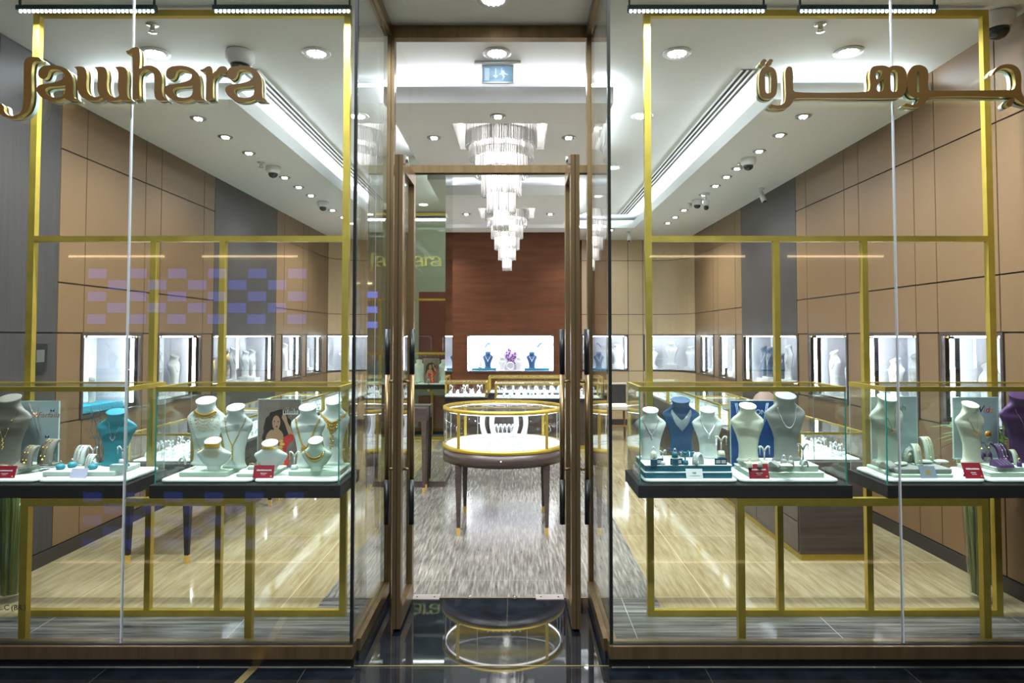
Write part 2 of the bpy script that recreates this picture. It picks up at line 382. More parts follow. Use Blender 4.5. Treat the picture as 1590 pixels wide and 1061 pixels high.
# wall path: side wall, rounded corner, back wall
RCN = .62
def path(side, s):
    """distance s from the storefront along the wall; returns point and inward normal"""
    X = XL if side < 0 else XR; L1 = (YB-RCN)-YG; arc = RCN*PI/2
    if s <= L1: return Vector((X, YG+s, 0)), Vector((-side, 0, 0))
    if s <= L1+arc:
        a = (s-L1)/RCN; c = Vector((X-side*RCN, YB-RCN, 0)); d = Vector((side*math.cos(a), math.sin(a), 0))
        return c+d*RCN, -d
    return Vector((X-side*RCN-side*(s-L1-arc), YB, 0)), Vector((0, -1, 0))
L1 = (YB-RCN)-YG; ARC = RCN*PI/2
def sy(y): return y-YG
def sx(side, x): return L1+ARC+abs((XL if side < 0 else XR)-side*RCN-x)
def band(b, side, s0, s1, z0, z1, d0=0., d1=.012):
    """curved slab on the wall between s0 and s1; d = distance from the wall face into the room"""
    cuts = [s0]
    if s1 > L1 and s0 < L1+ARC:
        k = 8
        for i in range(k+1):
            q = L1+ARC*i/k
            if s0+.01 < q < s1-.01: cuts.append(q)
    cuts.append(s1); rs = []
    for q in cuts:
        p, n = path(side, q); a = p+n*d0; c = p+n*d1
        rs.append([(a.x, a.y, z0), (c.x, c.y, z0), (c.x, c.y, z1), (a.x, a.y, z1)])
    return b.rings(rs)
NZ0, NZ1 = .93, 1.50
panels = {   # (s0, s1, tone)
 -1: [3.18, 3.5, 4.02, 4.59, 4.87, 5.65, 5.90, 6.71, 6.95, 8.76, 9.05, 9.85, 10.11],
 1: [3.18, 4.03, 4.63, 4.88, 5.67, 5.92, 6.70, 6.95, 8.65, 8.90, 9.67, 9.90]}
niches = {-1: [(4.87, 5.60), (5.90, 6.67), (6.95, 8.70), (9.00, 9.80), (10.05, 10.80)],
          1: [(4.03, 4.58), (4.88, 5.61), (5.92, 6.67), (6.95, 8.63), (8.92, 9.64), (9.92, 10.64)]}
nich_s = {}
for side, nm in ((-1, 'left'), (1, 'right')):
    ys = [sy(v) for v in panels[side]]
    A0 = L1-.02
    if side > 0: ys += [L1, sx(1, 2.14), sx(1, 1.89), sx(1, 1.10)]; nx = [(L1+.0, sx(1, 2.17)), (sx(1, 1.86), sx(1, 1.10))]
    else: ys += [L1+.17, sx(-1, -2.15), sx(-1, -1.45)]; nx = [(L1+.17, sx(-1, -2.35)), (sx(-1, -2.05), sx(-1, -1.45))]
    ns = [(sy(a), sy(c)) for a, c in niches[side]]+nx; nich_s[side] = ns
    end = ys[-1]
    b = MB()
    # core: below, above, and the piers between niches
    b.m(0); band(b, side, 0, end, 0, NZ0, -.10, 0); band(b, side, 0, end, NZ1, HL+.25, -.10, 0)
    q = 0
    for a, c in ns+[(end, end)]:
        if a-q > .01: band(b, side, q, a, NZ0, NZ1, -.10, 0)
        q = c
    # panels with dark joints between
    zs = [(.10, .905), (1.525, 1.857), (1.867, 2.768), (2.778, HH if False else HL+.19)]
    for i in range(len(ys)-1):
        a, c = ys[i]+.005, ys[i+1]-.005
        yy = ys[i]+YG
        dark = (side < 0 and (yy < 4.55 or 6.9 < yy < 8.0)) or (side > 0 and 6.9 < yy < 8.0)
        b.m(2 if dark else (3 if ys[i] >= L1-.03 else 1))
        if dark: band(b, side, a, c, .905, NZ0-.03, 0, .012)
        segs = [(.10, .905), (1.525, 3.13+.17)] if dark else zs
        for z0, z1 in segs:
            band(b, side, a, c, z0, z1, 0, .012)
        # middle band between niches
        m0 = a
        for na, nc in ns+[(9e9, 9e9)]:
            if na-.03 > m0:
                e = min(c, na-.03)
                if e-m0 > .03: band(b, side, m0, e, .915, 1.515, 0, .012)
            m0 = max(m0, nc+.03)
            if m0 >= c: break
    b.m(0); band(b, side, 0, end, 0, .09, 0, .016)
    struct('wall_'+nm, b, [m_groove, m_tan, m_darkpan, m_tan_lit])

# back wall: walnut block with its lit niche
WX0, WX1, YW = -1.04, .86, 10.70
b = MB()
nx0, nx1, nz0, nz1 = -.767, .575, .95, 1.50
b.m(0); b.box(WX0, nx0, YW, YW+.06, 0, HL); b.box(nx1, WX1, YW, YW+.06, 0, HL); b.box(nx0, nx1, YW, YW+.06, 0, nz0); b.box(nx0, nx1, YW, YW+.06, nz1, HL)
b.box(WX0, WX0+.05, YW+.06, YB, 0, HL); b.box(WX1-.05, WX1, YW+.06, YB, 0, HL)
b.box(WX1, 1.12, YB, YB+.1, 0, HL); b.box(-1.46, WX0, YB-.02, YB+.1, 0, .93); b.box(-1.46, WX0, YB-.02, YB+.1, 1.5, HL); 
b.m(1)
for x in (-.36, .18): b.box(x, x+.004, YW-.0015, YW, nz1+.06, HL)
for z in (nz1+.05, nz0-.04): b.box(WX0, WX1, YW-.0015, YW, z, z+.004)
for x in (-.60, -.1, .4): b.box(x, x+.004, YW-.0015, YW, 0, nz0-.04)
struct('wall_back', b, [m_wood, m_groove])
struct('trim_3', MB().box(WX0-.012, WX0, YW-.015, YW+.02, 0, HL), m_gold)

def niche_box(side, s0, s1, z0=NZ0, z1=NZ1, depth=.34, stripl=True):
    """lining, frame, light strips, pane of one wall niche (the lining hollow follows the wall)"""
    b = MB(); n = 1 if s1 <= L1+.02 or s0 >= L1+ARC else 8
    def pt(s, d):
        p, nn = path(side, s); return p-nn*d
    b.m(0)
    for i in range(n):
        a, c = s0+(s1-s0)*i/n, s0+(s1-s0)*(i+1)/n
        o0, o1, i0, i1 = pt(a, depth), pt(c, depth), pt(a, 0), pt(c, 0)
        b.add([(o0.x, o0.y, z0), (o1.x, o1.y, z0), (o1.x, o1.y, z1), (o0.x, o0.y, z1)], [(0, 1, 2, 3)])
        for z in (z0, z1): b.add([(o0.x, o0.y, z), (o1.x, o1.y, z), (i1.x, i1.y, z), (i0.x, i0.y, z)], [(0, 1, 2, 3)])
    for s in (s0, s1):
        o0, i0 = pt(s, depth), pt(s, 0)
        b.add([(o0.x, o0.y, z0), (i0.x, i0.y, z0), (i0.x, i0.y, z1), (o0.x, o0.y, z1)], [(0, 1, 2, 3)])
    b.m(1)   # dark frame proud of the panels
    t = .022
    band(b, side, s0-t, s1+t, z1, z1+t, 0, .02); band(b, side, s0-t, s1+t, z0-t, z0, 0, .02)
    band(b, side, s0-t, s0, z0, z1, 0, .02); band(b, side, s1, s1+t, z0, z1, 0, .02)
    b.m(2)   # led strips down both jambs and along the head
    for s in (s0, s1):
        e = .012 if s == s0 else -.012
        p0, p1 = pt(s+e*.3, .05), pt(s+e*1.2, .035)
        b.box(min(p0.x, p1.x)-.003, max(p0.x, p1.x)+.003, min(p0.y, p1.y)-.003, max(p0.y, p1.y)+.003, z0+.03, z1-.02)
    band(b, side, s0+.03, s1-.03, z1-.012, z1-.002, -.06, -.045)
    b.m(3)   # seam lines of the back lining
    k = max(2, round((s1-s0)/.38))
    for i in range(1, k):
        s = s0+(s1-s0)*i/k; band(b, side, s-.0015, s+.0015, z0, z1, -depth+.001, -depth+.003)
    return b
wi = 0
for side in (-1, 1):
    for s0, s1 in nich_s[side]:
        wi += 1
        b = niche_box(side, s0, s1)
        r = struct('window_%d' % wi, b, [m_niche, m_wenge, m_niled, m_seam])
        g = MB(); band(g, side, s0+.001, s1-.001, NZ0, NZ1, .002, .008); g.build('pane', m_cglass, parent=r, kind='structure')
        l = MB()
        for s in (s0+.04, s1-.04): band(l, side, s-.012, s+.012, NZ1-.014, NZ1+.002, .008, .014)
        l.build('clip', m_gold2, parent=r, kind='structure')
wi += 1
b = MB(); yb = YW+.34
b.m(0); b.box(nx0, nx1, yb, yb+.01, nz0, nz1); b.box(nx0-.01, nx0, YW+.06, yb, nz0, nz1); b.box(nx1, nx1+.01, YW+.06, yb, nz0, nz1); b.box(nx0, nx1, YW+.06, yb, nz0-.01, nz0); b.box(nx0, nx1, YW+.06, yb, nz1, nz1+.01)
b.m(1)
for r in ((nx0, nx1, nz1-.004, nz1+.014), (nx0, nx1, nz0-.02, nz0), (nx0-.014, nx0, nz0-.02, nz1+.014), (nx1, nx1+.014, nz0-.02, nz1+.014)): b.box(r[0], r[1], YW-.012, YW, r[2], r[3])
b.m(2); b.box(nx0+.005, nx0+.015, YW+.07, YW+.09, nz0+.02, nz1-.02); b.box(nx1-.015, nx1-.005, YW+.07, YW+.09, nz0+.02, nz1-.02); b.box(nx0+.03, nx1-.03, YW+.07, YW+.09, nz1-.015, nz1-.005)
b.box(nx0+.03, nx1-.03, yb-.04, yb-.025, nz0+.001, nz0+.012)
b.build('window_%d' % wi, [m_niche, m_wenge, m_niled], kind='structure')

# storefront: sill, panes, seams, jambs
def storefront(idx, x0, x1, seam, nm):
    b = MB(); b.m(0).box(x0, x1, YG-.035, YG+.05, .045, .10); b.m(1).box(x0, x1, YG-.005, YG+.05, 0, .045)
    b.m(1).box(x0, x1, YG-.012, YG+.012, .10, .104)
    struct('baseboard_'+nm, b, [m_bronze, m_black])
    for i, (a, c) in enumerate(((x0, seam-.003), (seam+.003, x1)) if x0 < -1 else ((x0, seam-.003), (seam+.003, x1))):
        struct('window_%d' % (idx+i), MB().box(a, c, YG-.006, YG+.006, .104, GT), m_glass)
    struct('trim_%d' % (idx), MB().box(seam-.003, seam+.003, YG-.0065, YG+.0065, .104, GT), m_seam)
storefront(30, XL-.3, VL+.012, -1.800, 'front_left')
storefront(40, VR-.012, XR+.3, 1.760, 'front_right')
for k, (x, nm) in enumerate(((VL, 'left'), (VR, 'right'))):
    sg = 1 if k == 0 else -1
    xa, xb = sorted((x-.006, x+.006))
    struct('window_%d' % (50+k), MB().box(xa, xb, YG+.008, YD-.03, .104, GT-.30), m_glass)
    struct('trim_%d' % (50+k), MB().box(x-.007, x+.007, YG-.008, YG+.008, .104, GT), m_black)
    b = MB(); b.m(0).box(x-.03, x+.03, YG+.05, YD-.03, .045, .10); b.m(1).box(x-.022, x+.022, YG+.05, YD-.03, 0, .045)
    b.m(0).box(min(x, x-sg*.03), max(x, x-sg*.03)+0, YG-.035, YG+.05, .045, .10) if False else None
    b.m(1).box(x-.005, x+.005, YG+.05, YD-.03, .10, .102)
    struct('baseboard_side_'+nm, b, [m_bronze, m_black])
    b = MB(); b.m(0).box(x-.022, x+.022, YG+.01, YD-.03, 3.255, HH); b.m(1).box(x-.004, x+.004, YG+.01, YD-.03, 3.253, 3.255)
    struct('trim_%d' % (60+k), b, [m_bronze, m_bronze2])
b = MB(); b.m(0)
b.box(VL-.005, VL+.037, YD-.03, YD+.03, 0, HH); b.box(VR-.02, VR+.022, YD-.03, YD+.03, 0, HH)
b.box(VL+.037, VR-.02, YD-.03, YD+.03, 3.247, HH); b.box(VL+.037, VR-.02, YD-.025, YD+.025, 2.45, 2.495)
b.m(1); b.box(VL+.014, VL+.018, YD-.032, YD-.03, 0, 3.247); b.box(VR, VR+.004, YD-.032, YD-.03, 0, 3.247); b.box(VL+.037, VR-.02, YD-.015, YD+.015, 2.446, 2.45)
struct('door_frame', b, [m_bronze, m_bronze2])
struct('window_60', MB().box(VL+.037, VR-.02, YD-.006, YD+.006, 2.495, 3.247), glass('transom glass', (.985, .985, .985)))

def door(name, xin, xout, sg):
    """leaf swung fully outwards; xin = face towards the opening, sg = +1 when the opening lies at +x"""
    y0, y1 = 3.505, 3.955; z0, z1 = .018, 2.44; st = .062
    xa, xb = sorted((xin, xout)); xm = (xa+xb)/2
    b = MB(); b.m(0)
    b.box(xa, xb, y0, y0+st, z0, z1); b.box(xa, xb, y1-st, y1, z0, z1); b.box(xa, xb, y0+st, y1-st, z1-.075, z1); b.box(xa, xb, y0+st, y1-st, z0, z0+.085)
    b.m(1).box(xm-.003, xm+.003, y0-.001, y0, z0, z1); b.box(xm-.003, xm+.003, y0+st, y1-st, z0+.085, z0+.087)
    r = struct(name, b, [m_bronze, m_bronze2])
    MB().box(xm-.005, xm+.005, y0+st, y1-st, z0+.085, z1-.075).build('pane', m_glass, parent=r, kind='structure')
    for s_, xf in ((1, xb), (-1, xa)):
        h = MB(); X = xf+s_*.042; Y = 3.575
        h.m(0).cyl((X, Y, .755), (X, Y, 1.30), .0135, n=16)
        h.m(1).cyl((X, Y, 1.30), (X, Y, 1.535), .0150, n=16); h.cyl((X, Y, .525), (X, Y, .755), .0150, n=16)
        h.m(0)
        for z in (1.262, .808): h.cyl((xf-s_*.002, Y, z), (X, Y, z), .008, n=10)
        ho = h.build('handle', [m_steel if False else m_bronze, m_black], parent=r, kind='structure')
    b = MB(); b.cyl((xin+sg*.001, y0+.035, z1-.022), (xin+sg*.022, y0+.035, z1-.022), .018, n=14); b.box(xin, xin+sg*.012, y0+.01, y0+.04, z1-.045, z1+.0)
    b.build('latch', m_steel, parent=r, kind='structure')
door('door_1', -.588, -.632, 1); door('door_2', .280, .326, -1)
for k, (a, c) in enumerate(((-.60, -.44), (.11, .27))):
    b = MB(); b.m(0).box(a, c, YD-.035, YD+.04, 0, .004)
    for x in (a+.03, c-.03): b.m(1).cyl((x, YD, .004), (x, YD, .0055), .006, n=8)
    b.build('floor_pivot_plate', [mat('pinkish steel', (.5, .44, .42), .35, .7), m_groove], label='flat steel floor spring plate at the foot of the %s glass door' % ('left' if k == 0 else 'right'), cat='door hardware')
for k, x in enumerate((-.27, -.01)):
    MB().cyl((x, YD+.012, 0), (x, YD+.012, .006), .012, n=12).build('floor_bolt_cup', m_steel, label='small round steel bolt cup in the floor at the threshold, %s of two' % ('left' if k == 0 else 'right'), cat='door hardware')

# mall behind the camera: opposite wall with lit blue panels and warm ceiling coves, seen only as reflections
b = MB(); b.m(0).box(-11, 11, -8.1, -8, 0, 6.5)
b.m(1)
for i in range(11):
    for j in range(5):
        if (i+j) % 2 == 0: b.box(-9+i*.42, -8.62+i*.42, -8, -7.99, 1.75+j*.24, 1.95+j*.24)
b.m(2).box(-3.1, -1.2, -8, -7.98, .4, 2.9)
b.m(3).box(1.2, 3.2, -8, -7.98, .4, 2.4)
struct('wall_opposite', b, [mat('olive mall wall', (.42, .42, .30), .6), emis('blue lit panels', (.05, .12, 1.0), 1.8), mat('dark red backdrop', (.20, .03, .02), .6), mat('pale shop front', (.5, .5, .5), .6)])
b = MB()
for x in (-9.4, -6.6, 2.8, 5.7): b.box(x, x+2.0, -7.99, -7.95, 3.15, 3.19)
struct('trim_80', b, emis('mall cove', (1.0, .72, .42), 6))
light('AREA', 'mall fill light', (-.5, -2.2, 6.4), 650, NEUT, (math.radians(-25), 0, 0), 6, 1.2)  # unseen area light added to brighten the opposite wall for the mirror
for x in (-2.3, -1.3, -.2, 1.1, 2.2):   # unseen fill spots added to brighten the busts and letters from the front
    light('SPOT', 'front fill spot', (x, -.8, 6.3), L_FRONT, NEUT, (math.radians(40), 0, 0), .05, spot=46, blend=.8)

# mirror clad column
b = MB(); b.m(0).box(-1.495, -.714, 6.84, 7.6, .055, HH); b.m(1).box(-1.50, -.709, 6.83, 7.61, 0, .055); b.m(2).box(-1.42, -1.415, 6.838, 6.84, .055, HH)
struct('column', b, [m_mirror, m_wenge, m_seam])

# ================================================================== CEILING FITTINGS
t = thing('downlight', '', 'downlight')
MB().lathe([(.052, -.004), (.092, -.004), (.090, -.012), (.060, -.010)], n=28, cap=False).build('trim_ring', m_white, t)
b = MB(); b.m(0).lathe([(.058, -.0045), (.058, -.003)], n=24)
b.m(1)
for r, n in ((.012, 3), (.032, 7), (.051, 12)):
    for i in range(n): b.ball((r*math.cos(2*PI*i/n), r*math.sin(2*PI*i/n), -.010), .0085, 6, 4)
b.build('led_cluster', [m_steel, m_bead], t)
P_big = Proto(t)
big = [(-2.32, 4.32, 'behind the brown latin letters'), (-1.285, 4.32, 'right of the ceiling camera, front row'), (-.125, 4.32, 'just in front of the exit sign'), (1.03, 4.32, 'front row, next right from the entrance'), (2.12, 4.30, 'above the middle arabic letters'),
       (-.125, 3.62, 'over the entrance between the glass sides'), (-1.31, 5.575, 'second row, left of the first chandelier'), (1.037, 5.575, 'second row, right of the first chandelier'), (1.045, 7.291, 'third row, right of the chandeliers'), (-1.30, 8.9, 'fourth row on the left'), (1.045, 8.8, 'fourth row on the right'), (1.045, 10.1, 'rear row on the right'), (-1.30, 10.1, 'rear row on the left')]
for x, y, l in big:
    P_big.put((x, y, HH), label='round multi lamp downlight in the high ceiling %s' % l, group='round downlights in the high tray ceiling')
    light('SPOT', 'downlight beam', (x, y, HH-.03), L_SPOT*(1.15 if y < 5 else 2.0), NEUT, (0, 0, 0), .04, spot=125, blend=1)
t = thing('downlight', '', 'downlight')
MB().lathe([(.038, -.003), (.058, -.003), (.056, -.009), (.044, -.008)], n=24, cap=False).build('trim_ring', m_steel, t)
b = MB(); b.m(0).lathe([(.042, -.004), (.042, -.003)], n=20)
b.m(1)
for i in range(4): b.ball((.018*math.cos(PI/4+i*PI/2), .018*math.sin(PI/4+i*PI/2), -.006), .0145, 8, 4)
b.build('led_cluster', [m_steel, m_bead], t)
P_sm = Proto(t)
NUM = ['one', 'two', 'three', 'four', 'five', 'six', 'seven', 'eight', 'nine', 'ten', 'eleven', 'twelve', 'thirteen', 'fourteen', 'fifteen', 'sixteen', 'seventeen', 'eighteen', 'nineteen', 'twenty']+['twenty-'+q for q in ('one', 'two', 'three', 'four', 'five', 'six', 'seven', 'eight', 'nine')]
ordw = ['first', 'second', 'third', 'fourth', 'fifth', 'sixth', 'seventh', 'eighth', 'ninth', 'tenth']
for side, X, ys in ((-1, -2.38, [5.05, 5.527, 6.017, 6.953, 7.407, 7.85, 8.78, 9.306, 9.8]), (1, 2.125, [5.004, 5.473, 5.954, 6.576, 6.93, 7.343, 7.814, 8.779, 9.306, 9.785])):
    for i, y in enumerate(ys):
        P_sm.put((X+(i*.006 if side > 0 else 0), y, HL), label='small four lamp downlight, %s from the front along the %s ceiling strip' % (ordw[i], 'left' if side < 0 else 'right'), group='small downlights along the %s side strip' % ('left' if side < 0 else 'right'))
        if i % 2 == 0 or y > 7: light('SPOT', 'downlight beam', (X, y, HL-.02), L_SPOT*(1.4 if y < 7 else 1.7), NEUT, (0, math.radians(-14*side), 0), .03, spot=120, blend=1)
for x, y, l in ((-.138, 5.004, 'in front of the first chandelier'), (-.676, 5.545, 'left of the first chandelier'), (.428, 5.545, 'right of the first chandelier'), (-.67, 9.06, 'left of the rear chandelier'), (.451, 9.06, 'right of the rear chandelier')):
    P_sm.put((x, y, HL), label='small four lamp downlight in the lowered ceiling %s' % l, group='small downlights around the chandeliers')
    light('SPOT', 'downlight beam', (x, y, HL-.02), L_ISLAND*(1 if y < 7 else 2.2), NEUT, (0, 0, 0), .03, spot=120, blend=1)

def dome(x, y, z, s, l):
    t = thing('security_camera', l, 'camera', (x, y, z))
    MB().lathe([(.055*s, 0), (.060*s, -.008*s), (.060*s, -.035*s), (.048*s, -.055*s), (.040*s, -.058*s)], n=24).build('housing', m_white, t)
    MB().lathe([(.040*s, -.056*s), (.037*s, -.075*s), (.025*s, -.090*s), (.006*s, -.097*s)], n=20).build('lens_dome', m_lens, t)
dome(-1.77, 4.31, HH, 1.5, 'large white dome camera on the high ceiling above the last latin letter')
dome(2.72, 3.80, HH, 1.5, 'large white dome camera by the top corner of the right gold frame')
dome(-2.343, 6.52, HL, 1.15, 'white dome camera between the third and fourth left strip downlights')
dome(-2.351, 8.25, HL, 1.15, 'white dome camera further back on the left ceiling strip')
dome(2.129, 6.22, HL, 1.15, 'white dome camera between the third and fourth right strip downlights')
dome(2.17, 8.15, HL, 1.05, 'white dome camera further back on the right ceiling strip')
t = thing('security_camera', 'white swivel camera hanging on a short stem from the right ceiling strip', 'camera', (2.16, 7.74, HL))
b = MB(); b.cyl((0, 0, 0), (0, 0, -.02), .045, n=16); b.cyl((0, 0, -.02), (0, 0, -.09), .012, n=10); b.cyl((0, 0, -.09), (0, 0, -.15), .038, n=16); b.build('housing', m_white, t)
MB().ball((0, -.012, -.17), .030, 12, 8).build('lens_dome', m_lens, t)
for x, y, rz, l in ((2.70, 7.47, .3, 'small white cylinder camera beside the right wall, over the dark panel'), (1.75, 10.6, -.8, 'small white cylinder camera at the far right corner of the ceiling')):
    t = thing('security_camera', l, 'camera', (x, y, HL), rz)
    b = MB(); b.cyl((0, 0, 0), (0, 0, -.02), .03, n=12); b.cyl((0, 0, -.02), (0, 0, -.05), .010, n=8); b.cyl((.0, .02, -.045), (.02, -.02, -.15), .030, n=14); b.build('housing', m_white, t)
    MB().cyl((.0205, -.021, -.1525), (.021, -.022, -.155), .024, n=14).build('lens', m_lens, t)
for x, y, z, l in ((-2.129, 3.93, HH, 'on the high ceiling near the left front light bar'), (1.772, 3.92, HH, 'on the high ceiling near the right front light bar'), (-2.40, 6.36, HL, 'beside the nearer left dome camera'), (-2.36, 8.42, HL, 'beside the farther left dome camera'), (2.12, 6.40, HL, 'beside the nearer right dome camera'), (2.14, 8.33, HL, 'beside the farther right dome camera')):
    b = MB(); b.lathe([(.034, 0), (.034, -.004), (.012, -.006), (.010, -.030), (.004, -.034)], n=16); b.lathe([(.022, -.046), (.024, -.048), (.003, -.049)], n=16)
    for a in (-1, 1): b.box(a*.012-.002, a*.012+.002, -.002, .002, -.046, -.006)
    b.build('sprinkler', m_steel, at=(0, 0, 0), label='steel fire sprinkler head %s' % l, cat='sprinkler', group='sprinkler heads').location = (x, y, z)

t = thing('exit_sign', 'pale blue running man exit sign hanging over the shop entrance', 'sign', (-.125, 4.50, HH))
MB().rslab(-.155, .155, -.05, .05, -.018, 0, .01, .003).build('ceiling_plate', m_white, t)
MB().box(-.106, .106, -.012, .012, -.135, -.018).build('body', m_white, t)
b = MB(); b.box(-.098, .098, -.0135, -.012, -.128, -.026).build('face', m_exit, t)
b = MB(); y0, y1 = -.0145, -.0135
b.box(-.088, -.056, y0, y1, -.120, -.036); b.box(-.018, -.010, y0, y1, -.085, -.038); b.poly([(-.032, -.085), (.004, -.085), (-.014, -.108)], y0, y1)
b.ball((.026, -.0138, -.040), .0065, 8, 4, .9); b.poly([(.024, -.048), (.040, -.052), (.052, -.072), (.070, -.078), (.068, -.084), (.046, -.080), (.040, -.076), (.048, -.096), (.034, -.116), (.028, -.114), (.036, -.096), (.024, -.080), (.010, -.082), (.010, -.076), (.022, -.070)], y0, y1)
b.build('pictogram', m_exitm, t)

for i, x in enumerate((-1.7, 1.45)):  # downlights and beams added here for more light on the back wall
    P_sm.put((x, 10.42, HL), label='small four lamp downlight added to brighten the back wall, %s from the left' % ordw[i], group='small downlights added to brighten the back wall')
    light('SPOT', 'downlight beam', (x, 10.42, HL-.02), L_SPOT*1.5, NEUT, (math.radians(24), 0, 0), .03, spot=130, blend=1)

# chandeliers
def chandelier(y, l):
    t = thing('chandelier', l, 'chandelier', (XC, y, HH), 0, 'tiered crystal chandeliers')
    MB().lathe([(.20, 0), (.20, -.012), (.05, -.02), (.05, -.04)], n=32).build('ceiling_plate', m_steel, t)
    MB().cyl((0, 0, -.03), (0, 0, -.80), .012).build('stem', m_steel, t)
    b = MB(); q = RC-.012
    for r in ((-q, q, -q, -q+.012), (-q, q, q-.012, q), (-q, -q+.012, -q+.012, q-.012), (q-.012, q, -q+.012, q-.012)): b.box(*r, -.014, -.004)
    b.build('recess_fill_strip', m_recess_fill, t)  # glowing strip added to brighten the recess around the crystals
    tiers = [(.29, .03, .275), (.26, .16, .375), (.21, .30, .525), (.162, .45, .675), (.114, .60, .815), (.058, .74, .955)]
    for r, a, c in tiers:
        b = MB(); n = int(2*PI*r/.0165)
        b.m(0)
        for q, (rr, off) in enumerate(((r, 0), (r-.022, .5))):
            if rr < .02: continue
            nn = n if q == 0 else int(n*.8)
            for i in range(nn):
                an = 2*PI*(i+off)/nn; x, yy = rr*math.cos(an), rr*math.sin(an)
                dz = random.uniform(-.004, .004); u = random.random()*2
                b.smooth = False
                b.rings([[(x+.0058*math.cos(u+2*PI*k/4), yy+.0058*math.sin(u+2*PI*k/4), z) for k in range(4)] for z in (-a, -c+dz)])
        b.m(1).lathe([(r+.004, -a+.004), (r+.006, -a-.004), (r-.03, -a-.004), (r-.03, -a+.004)], n=40)
        part = b.build('crystal_tier', [m_crystal, m_steel], t)
        rc = max(.012, r*.78); MB().lathe([(rc*.9, -a-.03), (rc, -a-.04), (rc*.93, -c+.05), (rc*.8, -c+.045)], n=28).build('light_core', m_bulb, part)
chandelier(5.55, 'large tiered crystal chandelier nearest the entrance, over the round showcase')
chandelier(9.03, 'tiered crystal chandelier further back, in front of the walnut wall')

# light bars at the head of the storefront
t = thing('light_bar', '', 'light bar')
b = MB(); b.box(-.368, .368, -.022, .022, -.004, .020); b.add([(-.368, -.022, .02), (.368, -.022, .02), (.368, .022, .02), (-.368, .022, .02), (-.368, .012, .034), (.368, .012, .034)], [(0, 1, 2, 3), (0, 1, 5, 4), (2, 3, 4, 5), (0, 3, 4), (1, 2, 5)])
for a in (-.36, .36): b.box(a-.004, a+.004, -.006, .006, .030, .075)
b.build('housing', m_housing, t)
b = MB()
for i in range(32): b.ball((-.353+i*.0228, -.004, -.008), .0082, 6, 4)
b.build('led_row', m_bead, t, kind='stuff')
P_bar = Proto(t)
for x, l in ((-2.303, 'slim led light bar over the outer left showcase'), (-1.255, 'slim led light bar over the gold jewellery showcase'), (.965, 'slim led light bar over the blue and white bust showcase'), (1.88, 'slim led light bar over the purple bust showcase')):
    P_bar.put((x, 3.60, 3.245), label=l, group='light bars at the head of the storefront')
    light('AREA', 'light bar beam', (x, 3.60, 3.22), L_BAR, COOL, (0, 0, 0), .70, .03)

for x, y, rz, ln in ((SL-.03, 7.45, -PI/2, 5.4), (SR+.03, 7.45, PI/2, 5.4), (IX0+.035, 5.67, PI/2, 1.7), (IX1-.035, 5.67, -PI/2, 1.7), (IX0+.035, 8.89, PI/2, 1.9), (IX1-.035, 8.89, -PI/2, 1.9), (XC, 4.755, 0+PI, 1.5), (-2.45, 4.70, PI, .9), (2.28, 4.70, PI, .9)):
    light('AREA', 'cove wash', (x, y, LIP+.02), L_UP*ln, COOL, (math.radians(105), 0, rz), ln, .03)

# ================================================================== GOLD FRAMES
def gold_frame(x0, x1, vx, l):
    Y0, Y1 = 3.705, 3.740; h = .035
    t = thing('gold_screen', l, 'screen', ((x0+x1)/2, 3.72, 0)); at = tuple(t.location)
    def pc(n, *a):
        o = MB().box(*a).build(n, m_gold, t, at=at)
    pc('upright', x0, x0+h, Y0, Y1, 0, 3.30); pc('upright', x1-h, x1, Y0, Y1, 0, 3.30)
    pc('top_rail', x0+h, x1-h, Y0, Y1, 3.265, 3.30); pc('middle_rail', x0+h, x1-h, Y0, Y1, 2.015, 2.045); pc('bottom_rail', x0+h, x1-h, Y0, Y1, 0, .032)
    for v in vx: pc('divider', v-.0155, v+.0155, Y0, Y1, .032, 2.015)
gold_frame(-2.665, -.915, (-1.98, -1.603), 'tall gold metal display frame behind the left shop window')
gold_frame(.703, 2.605, (1.418, 1.898), 'tall gold metal display frame behind the right shop window')
def stand(x0, x1, l):
    t = thing('showcase_stand', l, 'stand', ((x0+x1)/2, 3.3, 0)); at = tuple(t.location); h = .034
    for x in (x0, x1-h): MB().box(x, x+h, 3.30, 3.334, 0, .685).build('leg', m_gold, t, at=at)
    b = MB(); b.box(x0, x1, 3.30, 3.334, .685, .7215); b.box(x0, x0+h, 3.334, 3.703, .69, .7215); b.box(x1-h, x1, 3.334, 3.703, .69, .7215); b.build('top_rail', m_gold, t, at=at)
stand(-2.372, -1.262, 'two legged gold stand carrying the two left window showcases')
stand(1.058, 2.262, 'two legged gold stand carrying the two right window showcases')

